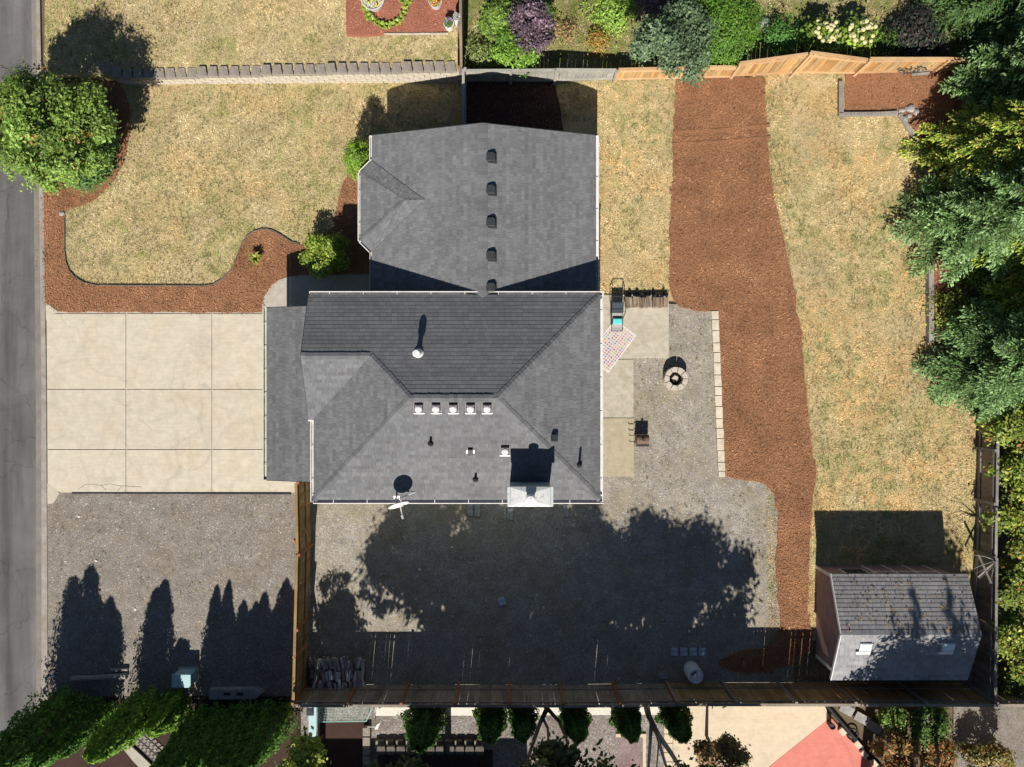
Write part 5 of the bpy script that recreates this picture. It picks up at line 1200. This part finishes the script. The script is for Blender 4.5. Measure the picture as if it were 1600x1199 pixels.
for lay, n in ((0, 13), (1, 11), (2, 5)):
    for i in range(n):
        px = 979+i*(1041-979)/(n-1)+R.uniform(-1.2, 1.2) if lay < 2 else 984+i*13+R.uniform(-2, 2)
        z = 0.12+lay*0.105; X, Y, _ = P(px, 472.5+R.uniform(-1.2, 1.2), z)
        put_log(LM[(i+lay*2) % 5], X, Y, z, R.uniform(0.052, 0.075), R.uniform(0.36, 0.44), R.uniform(-.14, .14), 'split firewood log in the row at the patio edge', 'firewood row on the patio', R.uniform(0, 6))
MB().beam(P(974, 459.5, 0.09), P(1043, 458, 0.09), 0.06, 0.06).thing('metal_rack_rail', M['black'], 'thin black rail behind the firewood row', 'rack')
# big log pile by the south fence
MB().box((P(525, 1057)[0], P(525, 1057)[1], 0.05), (2.35, 1.2, 0.05)).thing('pallet', M['old_rail'], 'low wooden pallet under the big log pile', 'pallet')
for lay in range(3):
    for row in range(3):
        n = 14-lay
        for i in range(n):
            px = 486+lay*3+i*(566-486-lay*6)/(n-1)+R.uniform(-1.5, 1.5); z = 0.14+lay*0.13
            X, Y, _ = P(px, 1038+row*17+R.uniform(-3, 3), z)
            put_log(LGm[(i+row+lay) % 5], X, Y, z, R.uniform(0.055, 0.085), R.uniform(0.34, 0.46), R.uniform(-.3, .3), 'weathered firewood log in the big pile by the fence corner', 'log pile by the fence corner', R.uniform(0, 6))
MB().box((P(569, 1048)[0], P(569, 1048)[1], 0.3), (0.08, 0.85, 0.03)).thing('white_board', M['plastic_white'], 'narrow pale board along the right edge of the log pile', 'board')

# fire pit
fp = thing('fire_pit', P(1053, 594), 'round fire pit ring of trapezoid concrete blocks on the gravel', 'fire pit'); cx, cy, _ = P(1053, 592)
for lay in range(2):
    for i in range(9):
        a = 2*math.pi*(i+0.5*lay)/9; d = math.pi/9*0.93; r0, r1 = 0.27, 0.45
        poly = [(cx+r1*math.cos(a-d), cy+r1*math.sin(a-d)), (cx+r1*1.02*math.cos(a), cy+r1*1.02*math.sin(a)), (cx+r1*math.cos(a+d), cy+r1*math.sin(a+d)), (cx+r0*math.cos(a+d*0.95), cy+r0*math.sin(a+d*0.95)), (cx+r0*math.cos(a-d*0.95), cy+r0*math.sin(a-d*0.95))]
        MB().prism(poly, 0.02+lay*0.2, 0.21+lay*0.2).build('block', M['pit'], fp, bevel=0.012)
MB().lathe((cx, cy, 0.0), [(0.26, 0), (0.26, 0.03), (0.0005, 0.04)], 16).build('ash', M['vent_dark'], fp)
MB().prism([(cx-.13, cy+.02), (cx-.04, cy-.13), (cx+.12, cy-.08), (cx+.13, cy+.07), (cx, cy+.14)], 0.05, 0.2).build('inner_stone', M['pit'], fp, bevel=0.015)

# smoker grill
gx, gy, _ = P(1004, 687, 0.45); gr = thing('smoker_grill', (gx, gy, 0), 'small dark barrel smoker grill with two handles beside the patio', 'grill')
MB().lathe((gx-0.24, gy, 0.4), [(0.0005, 0), (0.17, 0.0), (0.185, 0.02), (0.185, 0.46), (0.17, 0.48), (0.0005, 0.48)], 20, axis=(1, 0, 0)).build('barrel', M['rusty'], gr)
MB().box((gx, gy-0.2, 0.44), (0.5, 0.14, 0.03)).build('shelf', M['iron'], gr)
MB().lathe((gx, gy, 0.56), [(0.04, 0), (0.04, 0.12), (0.05, 0.14)], 10).build('chimney_stub', M['iron'], gr)
for sx in (-1, 1):
    for sy in (-1, 1): MB().tube([(gx+sx*0.2, gy+sy*0.1, 0.3), (gx+sx*0.24, gy+sy*0.2, 0.03)], 0.014, 6).build('leg', M['iron'], gr)
for yy, dx in ((gy+0.16, 0.28), (gy-0.08, 0.27)): MB().tube([(gx-0.22, yy, 0.44), (gx-0.22-dx, yy, 0.44), (gx-0.24-dx, yy+0.07, 0.44)], 0.016, 6).build('handle', M['iron'], gr)

# lawn chair (head north)
x0, y0, _ = P(964.5, 492, 0.4); chair = thing('lounge_chair', (x0, y0, 0.06), 'folding lounge chair with dark sling and turquoise pillow on the patio', 'chair')
hw = 0.21
segs = [(0.66, 0.72), (0.42, 0.6), (0.02, 0.4), (-0.3, 0.42), (-0.62, 0.3)]         # (y, z)
for s in (-1, 1):
    MB().tube([(x0+s*hw, y0+a, b) for a, b in segs], 0.014, 8).build('side_rail', M['iron'], chair, smooth=True)
    MB().tube([(x0+s*hw, y0+0.62, 0.7), (x0+s*(hw+0.07), y0+0.5, 0.62), (x0+s*(hw+0.08), y0+0.1, 0.58), (x0+s*hw, y0-0.16, 0.41)], 0.016, 8).build('armrest', M['iron'], chair, smooth=True)
    MB().tube([(x0+s*hw, y0+0.3, 0.5), (x0+s*hw, y0-0.35, 0.075)], 0.013, 8).build('leg', M['iron'], chair); MB().tube([(x0+s*hw, y0-0.2, 0.41), (x0+s*hw, y0+0.45, 0.075)], 0.013, 8).build('leg', M['iron'], chair)
for (ya, za), (yb, zb_), m, nm in (((0.44, 0.61), (0.06, 0.42), 'navy', 'back_sling'), ((0.06, 0.42), (-0.16, 0.4), 'mesh_grey', 'seat_sling'), ((-0.36, 0.4), (-0.6, 0.31), 'mesh_grey', 'leg_sling')):
    MB().add([(x0-hw, y0+ya, za), (x0+hw, y0+ya, za), (x0+hw*0.96, y0+(ya+yb)/2, (za+zb_)/2-0.03), (x0-hw*0.96, y0+(ya+yb)/2, (za+zb_)/2-0.03), (x0+hw, y0+yb, zb_), (x0-hw, y0+yb, zb_)], [(0, 3, 2, 1), (3, 5, 4, 2)]).build(nm, M[m], chair).modifiers.new('s', 'SOLIDIFY').thickness = 0.012
for ya, za in ((0.66, 0.72), (-0.62, 0.3)): MB().tube([(x0-hw, y0+ya, za), (x0+hw, y0+ya, za)], 0.014, 8).build('cross_tube', M['iron'], chair)
MB().tube([(x0-hw-0.08, y0+0.1, 0.58), (x0+hw+0.1, y0+0.1, 0.58)], 0.01, 6).build('cross_tube', M['iron'], chair)
MB().box((x0, y0-0.26, 0.46), (0.36, 0.22, 0.09), tilt=(0.05, 0)).thing('pillow', M['teal'], 'turquoise pillow lying on the lounge chair', 'pillow', bevel=0.035)

# patio rug with rows of coloured dots
def m_rug():
    m, t, b = nt('rug'); c = coords(t)
    sc = N(t, 'ShaderNodeVectorMath', operation='SCALE'); sc.inputs['Scale'].default_value = 9.5; t.links.new(c, sc.inputs[0])
    fl = N(t, 'ShaderNodeVectorMath', operation='FLOOR'); t.links.new(sc.outputs[0], fl.inputs[0])
    fr = N(t, 'ShaderNodeVectorMath', operation='FRACTION'); t.links.new(sc.outputs[0], fr.inputs[0])
    ds = N(t, 'ShaderNodeVectorMath', operation='DISTANCE'); t.links.new(fr.outputs[0], ds.inputs[0]); 
    flat = N(t, 'ShaderNodeVectorMath', operation='MULTIPLY'); flat.inputs[1].default_value = (1, 1, 0); t.links.new(fr.outputs[0], flat.inputs[0]); t.links.new(flat.outputs[0], ds.inputs[0])
    ds.inputs[1].default_value = (0.5, 0.5, 0)
    f2 = N(t, 'ShaderNodeVectorMath', operation='MULTIPLY'); f2.inputs[1].default_value = (1, 1, 0); t.links.new(fl.outputs[0], f2.inputs[0])
    wn_ = N(t, 'ShaderNodeTexWhiteNoise', noise_dimensions='3D'); t.links.new(f2.outputs[0], wn_.inputs['Vector'])
    dots = ramp(t, wn_.outputs['Value'], [(0.0, (0.25, 0.06, 0.22)), (0.2, (0.55, 0.22, 0.1)), (0.4, (0.12, 0.18, 0.4)), (0.55, (0.6, 0.2, 0.35)), (0.7, (0.5, 0.5, 0.14)), (0.85, (0.2, 0.36, 0.24)), (1.0, (0.6, 0.35, 0.2))])
    msk = N(t, 'ShaderNodeMath', operation='LESS_THAN'); msk.inputs[1].default_value = 0.33; t.links.new(ds.outputs['Value'], msk.inputs[0])
    col = mix(t, msk.outputs[0], (0.58, 0.52, 0.49), dots)
    t.links.new(col, b.inputs['Base Color']); b.inputs['Roughness'].default_value = 0.9; return m
corners = [P(*q, 0.066) for q in ((967, 504), (1000.5, 529), (950, 582), (905, 548))]
cxr = sum(c[0] for c in corners)/4; cyr = sum(c[1] for c in corners)/4; ang = math.atan2(corners[1][1]-corners[0][1], corners[1][0]-corners[0][0])
w_ = math.dist(corners[0], corners[1]); l_ = math.dist(corners[1], corners[2])
rug = thing('patio_rug', (cxr, cyr, 0.062), 'pale outdoor rug with rows of coloured dots, turned diagonally on the patio', 'rug'); rug.rotation_euler = (0, 0, ang)
M['rug'] = m_rug()
o = link('field', MB().box((0, 0, 0.004), (w_-0.07, l_-0.07, 0.008)).mesh(M['rug']), rug)
for (x, y, dx, dy) in ((0, l_/2-0.0175, w_, 0.035), (0, -l_/2+0.0175, w_, 0.035), (w_/2-0.0175, 0, 0.035, l_-0.071), (-w_/2+0.0175, 0, 0.035, l_-0.071)):
    link('border', MB().box((x, y, 0.005), (dx, dy, 0.01)).mesh(M['gutter_white']), rug)

# pavers and stones
def flat_stone(name, px, py, w, l, label, mat, group=None, a=0.0, h=0.05):
    X, Y, _ = P(px, py); MB().box((X, Y, 0.012+h/2), (w*0.025, l*0.025, h), rz=a).thing(name, M[mat], label, 'paver', group, bevel=0.008)
for k, x in enumerate((1053.5, 1068, 1083, 1097)): flat_stone('stepping_stone', x, 1018, 11, 12, ('first', 'second', 'third', 'fourth')[k]+' of four square slate pavers in a row, counted from the left', 'slate', 'square slate pavers in a row')
flat_stone('stepping_stone', 784, 939.5, 11, 11, 'single tilted blue-grey paver in the middle of the shaded gravel', 'slate', a=0.35)
flat_stone('stepping_stone', 1035, 1056, 15, 8, 'grey rectangular paver left of the white barrel', 'stone')
for k, (x, y, w, l, lab) in enumerate(((735, 795, 8, 22, 'left of two narrow splash pavers below the eave'), (746, 795, 9, 24, 'right of two narrow splash pavers below the eave'), (797, 801, 9, 22, 'narrow splash paver beside the chimney base'), (884, 798, 9, 19, 'narrow splash paver right of the chimney'))): flat_stone('splash_paver', x, y, w, l, lab, 'stone', 'splash pavers below the south eave')
X, Y, _ = P(482, 922); cb = thing('concrete_block', (X, Y, 0.01), 'hollow concrete block at the foot of the driveway fence', 'block')
for dx, dy, w, l in ((-.08, 0, .035, .39), (.08, 0, .035, .39), (0, -.18, .125, .03), (0, 0, .125, .03), (0, .18, .125, .03)): MB().box((X+dx, Y+dy, 0.11), (w, l, 0.19)).build('web' if w > .1 else 'shell', M['stone'], cb)
flat_stone('flat_paver', 481, 942, 9, 16, 'thin grey paver next to the hollow concrete block', 'stone')
# white barrel lying open
X, Y, _ = P(1079, 1044); br = thing('barrel', (X, Y, 0.0), 'white plastic barrel standing near the south fence', 'barrel')
MB().lathe((X, Y, 0.01), [(0.27, 0), (0.3, 0.05), (0.3, 0.25), (0.315, 0.27), (0.3, 0.29), (0.3, 0.72), (0.29, 0.76), (0.27, 0.78)], 26).build('drum', M['plastic_white'], br, smooth=True)
MB().lathe((X, Y, 0.782), [(0.27, 0), (0.275, 0.03), (0.24, 0.035), (0.235, 0.015), (0.0005, 0.02)], 26).build('lid', M['plastic_white'], br)
MB().box((X-0.08, Y+0.12, 0.81), (0.22, 0.05, 0.02), rz=0.6).build('lid_handle', M['vent_dark'], br)
# timber lying by the south fence
for a, b, lab in (((583, 1073), (642, 1071), 'pale peeled pole lying at the foot of the south fence'), ((1003, 1071), (1090, 1069), 'dark plank lying at the foot of the south fence near the barrel')):
    MB().beam(P(*a, 0.06), P(*b, 0.06), 0.09, 0.07).thing('loose_timber', M['timber'] if a[0] < 700 else M['old_rail'], lab, 'timber')
# lumber and pots in the north-east corner
for k in range(3): MB().beam(P(1422+k, 111+k*3.2, 0.15+0.05*k), P(1452, 108+k*3.2, 0.15+0.05*k), 0.08, 0.05).thing('lumber', M['timber'], 'grey board in the little stack against the cedar fence', 'lumber', 'boards stacked by the cedar fence')
def rock(px, py, z, s, seed, label, group=None, mat='stone'):
    r = random.Random(seed); X, Y, _ = P(px, py, z); bm = bmesh.new(); bmesh.ops.create_icosphere(bm, subdivisions=2, radius=s)
    for v in bm.verts:
        k = 1+0.22*math.sin(v.co.x*9/s*0.3+seed)+r.uniform(-.1, .1); v.co = Vector((v.co.x*k*1.15, v.co.y*k, v.co.z*0.65*k))
    me = bpy.data.meshes.new('m'); bm.to_mesh(me); bm.free(); me.materials.append(M[mat]); o = link('rock', me); o.location = (X, Y, z+s*0.3); return tag(o, label, 'rock', group)
for k, (x, y, s) in enumerate(((1409, 173, .1), (1420, 171, .15), (1430, 176, .11), (1413, 187, .12), (1407, 181, .09), (1421, 182, .09))): rock(x, y, 0.04, s, 30+k, 'grey rock in the heap at the corner of the edged bed', 'rocks at the corner bed')
rock(98, 334, 0.03, 0.1, 41, 'small grey rock where mulch meets the front lawn'); rock(172, 112, 0.2, 0.26, 42, 'grey boulder at the left end of the block wall'); rock(160, 105, 0.25, 0.2, 43, 'second boulder at the left end of the block wall')
rock(1192, 41, 0.0, 0.25, 45, 'flat pale boulder beside the dark hedge')

# flower bed of the upper neighbour
def potted(px, py, r_, h_, cols, seed, label, mat='pot'):
    zb_ = 0.95; X, Y, _ = P(px, py, zb_+h_); t = thing('flower_pot', (X, Y, zb_), label, 'planter'); q = r_*(H-zb_-h_)/F
    MB().lathe((X, Y, zb_), [(q*0.75, 0), (q, h_), (q*0.9, h_), (q*0.86, h_-0.06), (0.0005, h_-0.06)], 22).build('pot', M[mat], t)
    r = np.random.default_rng(seed); n = 260; a = r.random(n)*6.28; d = np.sqrt(r.random(n))*q*0.9
    pts = np.stack([X+np.cos(a)*d, Y+np.sin(a)*d, zb_+h_+r.random(n)*0.12], 1)
    V, Fc, cl = leaf_quads(pts, 0.035, 0.6, palette(cols, n, r), seed); obj_np('flowers', V, Fc, M['attr_leaf'], t, cl)
potted(582, -3, 19, 0.35, [(0.7, 0.5, 0.05), (0.2, 0.3, 0.05), (0.75, 0.6, 0.1)], 701, 'wide grey tub of yellow flowers cut by the top edge')
potted(680, 1, 11, 0.3, [(0.75, 0.3, 0.03), (0.8, 0.38, 0.05), (0.2, 0.3, 0.05)], 702, 'round pot of orange flowers in the red bed')
potted(701, 36, 8.5, 0.35, [(0.2, 0.36, 0.06), (0.15, 0.3, 0.05), (0.4, 0.2, 0.5)], 703, 'white pot with purple flowers next to the lot fence', 'white_metal')
potted(714, 27, 6, 0.5, [(0.6, 0.55, 0.6), (0.3, 0.35, 0.25)], 704, 'small pale pot tucked against the lot fence', 'white_metal')
for k, (x, y) in enumerate(((570, 13), (573, 20), (577, 28), (583, 34), (590, 39), (598, 42), (606, 43), (614, 41), (621, 37), (627, 31), (631, 24), (634, 17), (637, 10), (630, 3), (640, 3))):
    tuft('bedding_plant', 'small yellow-green bedding plant in the curved row of the red bed', x, y, 0.95, 7.5, [(0.36, 0.46, 0.06), (0.22, 0.36, 0.05), (0.45, 0.5, 0.1)], 720+k, 16, group='curved row of bedding plants', h=0.22, wide=0.045)
MB().beam(P(600, 53.5, 0.95), P(700, 53, 0.95), 0.05, 0.06).thing('bed_edging', M['block_light'], 'thin pale edging along the lower side of the red bed', 'edging')

# corner by the road, south-west
X, Y, _ = P(286, 1062, 0.5); ub = thing('utility_box', (X, Y, 0), 'teal green metal utility pedestal on the gravel by the cypresses', 'utility box')
MB().box((X, Y, 0.31), (0.68, 0.46, 0.6)).build('cabinet', M['teal_box'], ub, bevel=0.03); MB().box((X, Y, 0.635), (0.72, 0.5, 0.05)).build('lid', M['teal_box'], ub, bevel=0.015); MB().box((X+0.2, Y-0.245, 0.4), (0.1, 0.02, 0.14)).build('latch', M['white_metal'], ub)
MB().box((X, Y, 0.02), (0.8, 0.6, 0.04)).build('pad', M['walk'], ub)
MB().tube([P(112, 1061, .12), P(150, 1059, .12), P(198, 1056, .14)], [0.11, 0.1, 0.12], 10).thing('fallen_log', M['grey_bark'], 'pale bleached log lying on the gravel near the road', 'log')
MB().tube([P(174, 1047, .1), P(200, 1046, .1)], [0.07, 0.06], 8).thing('fallen_log', M['grey_bark'], 'short bleached log above the longer one near the road', 'log')
sheet('west_soil', W([(78, 1088), (470, 1088), (470, 1500), (78, 1500)]), 0.012, M['shade_dark_mulch'])
MB().prism(W([(186, 1158), (200, 1158), (222, 1178), (250, 1205), (238, 1215), (212, 1190)]), 0.0, 0.1).build('garden_kerb', M['walk'])['kind'] = 'structure'
gp = sheet('brick_path', W([(202, 1154), (232, 1146), (262, 1190), (250, 1200), (224, 1174)]), 0.03, M['vent_dark'])
for i in range(5):
    for j in range(9):
        a = (206+j*5.6+i*5.5, 1156+j*4.9-i*2.2+(2.4 if i % 2 else 0)); MB().prism(W([(a[0], a[1]), (a[0]+4.6, a[1]-1.8), (a[0]+7.6, a[1]+1.6), (a[0]+3, a[1]+3.6)]), 0.0, 0.045).build('brick', M['block'], gp)
X, Y, _ = P(373, 1081); bx = thing('long_planter', (X, Y, 0), 'long dark trough lying on the shaded gravel below the hedge', 'trough')
MB().add([(X-1.05, Y-.2, 0), (X+.8, Y-.2, 0), (X+1.05, Y+.02, 0), (X+.8, Y+.22, 0), (X-1.05, Y+.2, 0), (X-1.05, Y-.2, .25), (X+.75, Y-.18, .25), (X+.95, Y+.02, .25), (X+.75, Y+.2, .25), (X-1.05, Y+.18, .25)], [(4,3,2,1,0), (5,6,7,8,9), (0,1,6,5), (1,2,7,6), (2,3,8,7), (3,4,9,8), (4,0,5,9)]).build('body', M['stone'], bx)
for dx in (-0.35, 0.15): MB().box((X+dx, Y+0.02, 0.252), (0.26, 0.1, 0.02)).build('slot', M['black'], bx)
MB().tube([P(83, 1057, 0.02), P(83, 1057, 0.5)], 0.045, 8).thing('marker_post', M['white_metal'], 'short white marker post at the kerb', 'post')
r = np.random.default_rng(88)

# ------------------------------------------------------------------ south neighbour
M['mauve'] = m_gravel('mauve', [(0.2, 0.12, 0.12), (0.32, 0.22, 0.22), (0.42, 0.34, 0.34), (0.14, 0.08, 0.08)], dirt=(0.2, 0.12, 0.11))
M['river'] = m_gravel('river', [(0.1, 0.08, 0.075), (0.3, 0.25, 0.22), (0.2, 0.16, 0.14), (0.5, 0.47, 0.44), (0.13, 0.1, 0.1)], scale=17, dirt=(0.1, 0.08, 0.07))
sheet('south_gravel', W([(470, 1082), (1075, 1082), (1075, 1500), (470, 1500)]), -0.01, M['river'])
sheet('south_soil', W([(500, 1128), (575, 1128), (575, 1400), (500, 1400)]), 0.0, M['shade_dark_mulch'])
sheet('south_bed', W([(590, 1172), (770, 1172), (770, 1500), (590, 1500)]), 0.0, M['shade_dark_mulch'])
sheet('south_strip', W([(586, 1097), (1052, 1094), (1052, 1117), (586, 1119)]), 0.0, M['white_conc'], 0.05)
sheet('mauve_bed', W([(965, 1152), (1003, 1152), (1003, 1300), (965, 1300)]), 0.0, M['mauve'])
MB().prism(W([(962, 1146), (1009, 1146), (1009, 1300), (1004, 1300), (1004, 1151), (962, 1151)]), -0.01, 0.06).build('bed_kerb', M['cream'])['kind'] = 'structure'
sheet('cream_patio', W([(1052, 1092), (1285, 1096), (1297, 1121.5), (1199, 1200), (1100, 1280), (1052, 1280)]), 0.0, M['cream'], 0.06)
sheet('coral_patio', W([(1298, 1121), (1330, 1158), (1392, 1228), (1392, 1400), (1100, 1400), (1100, 1281), (1200, 1200)]), 0.0, M['coral'], 0.06)
sheet('south_path', W([(1490, 1100), (1900, 1100), (1900, 1400), (1490, 1400)]), -0.004, M['gravel_front'])
pv = thing('paver_path', P(1045, 1150), 'narrow path of pale square pavers left of the cream patio', 'paver path')
for k in range(6): MB().prism(W([(1037.5, 1118+k*14.5), (1051, 1118+k*14.5), (1051, 1131.5+k*14.5), (1037.5, 1131.5+k*14.5)]), -0.01, 0.03).build('paver', M['cream'], pv, bevel=0.01)
MB().prism(W([(1284, 1097), (1288, 1096), (1400, 1226), (1396, 1229)]), -0.01, 0.09).thing('patio_border', M['black'], 'black diagonal border beside the coral patio', 'edging')
for k, (x, y) in enumerate(((1312, 1143), (1336, 1163), (1346, 1178), (1361, 1192))): MB().box((*P(x+3, y-1)[:2], 0.05), (0.3, 0.2, 0.12), rz=-0.85).thing('border_stone', M['cream'], ('first', 'second', 'third', 'lowest')[k]+' small cream stone along the black diagonal border, counted from the fence', 'stone', 'stones along the diagonal border', bevel=0.01)
X, Y, _ = P(1302, 1137, 0.4); MB().lathe((X, Y, 0), [(0.09, 0), (0.12, 0.35), (0.1, 0.35), (0.09, 0.3), (0.0005, 0.3)], 16).thing('dark_pot', M['vent_dark'], 'small dark pot at the corner of the coral patio', 'planter')
X, Y, _ = P(1331, 1146); b = MB()
ring = [(X+0.22*math.cos(k*0.4488), Y+0.22*math.sin(k*0.4488), 0.06) for k in range(15)]; b.tube(ring, 0.03, 6, cap=False); b.thing('hose_ring', M['black'], 'dark ring lying on the soil beside the diagonal border', 'ring')
for k, (x, y, w) in enumerate(((1322, 1108, 22), (1346, 1122, 24), (1366, 1136, 22), (1386, 1150, 20), (1410, 1160, 18))): flat_stone('garden_stone', x, y, w, 14, ('first', 'second', 'third', 'fourth', 'fifth')[k]+' grey flagstone of the curved row below the shed, counted from the patio', 'stone', 'flagstones below the shed', a=-0.5, h=0.07)
# retaining blocks
rb = thing('block_edging', P(680, 1165), 'curved row of rounded edging blocks with shade-darkened tops in the south garden', 'edging')
for k in range(11):
    x = 592+k*15.4; y = 1176-1.2*(5-abs(k-5))*0; X, Y, _ = P(x, y-3, 0.3)
    for lay in range(2): MB().prism([(X+(0.08 if lay else 0)+a, Y+(0.0 if lay else 0.14)+b) for a, b in ((-.185, -.1), (-.12, -.17), (.12, -.17), (.185, -.1), (.15, .16), (-.15, .16))], 0.16*lay, 0.16*lay+0.15).build('block', M['block'] if not lay else M['block_shaded'], rb, bevel=0.015)
sb = thing('block_column', P(574, 1160), 'column of square tan blocks beside the wire frame', 'edging')
for k in range(5): MB().box((*P(574, 1140+k*15)[:2], 0.1), (0.28, 0.33, 0.22)).build('block', M['block'], sb, bevel=0.015)
# wire frame with mesh
wf = thing('wire_frame', P(540, 1115), 'flat green wire mesh frame behind the corner of the south fence', 'wire frame')
b = MB(); q = [P(500, 1102, .5), P(583, 1103, .5), P(572, 1127, .5), P(497, 1128, .5)]
for i in range(4): b.tube([q[i], q[(i+1) % 4]], 0.022, 6)
b.build('frame', M['wire'], wf); b = MB()
for k in range(1, 16):
    f = k/16; b.tube([Vector(q[0]).lerp(Vector(q[1]), f), Vector(q[3]).lerp(Vector(q[2]), f)], 0.006, 4)
for k in range(1, 6):
    f = k/6; b.tube([Vector(q[0]).lerp(Vector(q[3]), f), Vector(q[1]).lerp(Vector(q[2]), f)], 0.006, 4)
b.build('mesh_wires', M['wire'], wf)
for (x, y) in q[:0]: pass
for p in q: MB().tube([(p[0], p[1], -0.02), p], 0.016, 6).build('leg', M['wire'], wf)
X, Y, _ = P(485, 1112, 1.4); sl = thing('solar_light', (X, Y, 0), 'black post-top solar light behind the fence corner', 'lamp'); MB().tube([(X, Y, 0), (X, Y, 1.4)], 0.03, 8).build('post', M['black'], sl); MB().box((X, Y, 1.42), (0.26, 0.26, 0.1)).build('solar_head', M['glass'], sl, bevel=0.015)
X, Y, _ = P(582, 1136, 0.5); wv = thing('garden_spinner', (X, Y, 0), 'white garden spinner with a single vane near the arborvitae', 'garden ornament'); MB().tube([(X, Y, 0), (X, Y, .5)], 0.012, 6).build('stake', M['white_metal'], wv); MB().tube([(X-.2, Y, .5), (X+.12, Y, .5)], 0.014, 6).build('arm', M['white_metal'], wv)
MB().add([(X+.08, Y-.1, .5), (X+.2, Y-.08, .53), (X+.32, Y+.2, .55), (X+.16, Y+.08, .52), (X+.08, Y-.1, .51), (X+.2, Y-.08, .54), (X+.32, Y+.2, .56), (X+.16, Y+.08, .53)], [(3, 2, 1, 0), (4, 5, 6, 7), (0, 1, 5, 4), (1, 2, 6, 5), (2, 3, 7, 6), (3, 0, 4, 7)]).build('vane', M['white_metal'], wv)
fd = MB().beam(P(489, 1100, 0.9), P(489, 1240, 0.9), 0.3, 0.1); fd.thing('side_gate_beam', M['teal_box'], 'grey-green beam running south from the fence corner', 'beam')
# pale stones scattered on the gravel
for k, (x, y) in enumerate(((187, 784), (241, 794), (124, 807), (398, 795), (102, 877), (150, 876), (318, 808), (142, 924), (212, 952), (250, 949), (838, 930), (714, 828), (988, 806), (1176, 952), (1092, 944), (1045, 815), (706, 855), (655, 890), (680, 897), (918, 850))):
    rock(x, y, 0.0, 0.022+0.013*(k % 3), 900+k, 'small pale stone lying loose on the gravel', 'pale stones on the gravel', 'white_conc')

# unseen house added beyond the lower edge to throw shade across the block edging
nh = thing('added_house', P(640, 1330), 'unseen house added beyond the lower edge of the picture to shade the block edging', 'house')
(ax, ay), (bx, by) = P(470, 1310)[:2], P(795, 1580)[:2]
MB().box(((ax+bx)/2, (ay+by)/2, 1.55), (bx-ax, ay-by, 3.1)).build('wall', M['siding'], nh)
sh, dk = MB(), MB(); ry = (ay+by)/2; e0, e1 = ay+0.45, by-0.45; rz_ = 3.1+0.35*(e0-ry)
roof_plane(sh, dk, [[(ax-.4, e0, 3.1), (bx+.4, e0, 3.1), (bx+.4, ry, rz_), (ax-.4, ry, rz_)]], (bx+.4, e0, 3.1), (ax-.4, e0, 3.1), seed=91, exposure=0.3, tabw=(0.5, 0.9))
roof_plane(sh, dk, [[(ax-.4, e1, 3.1), (bx+.4, e1, 3.1), (bx+.4, ry, rz_), (ax-.4, ry, rz_)]], (ax-.4, e1, 3.1), (bx+.4, e1, 3.1), seed=92, exposure=0.3, tabw=(0.5, 0.9))
nr = dk.build('roof', M['deck'], nh); o = sh.build('shingles', M['shingle'], nr, colour=True); o['kind'] = 'stuff'
for k in range(3):
    w = MB().box((ax+1.5+k*2.6, ay+0.012, 1.6), (1.2, 0.03, 1.0)).build('window', M['trim'], nh); MB().box((ax+1.5+k*2.6, ay+0.03, 1.6), (1.06, 0.02, 0.86)).build('pane', M['glass'], w)
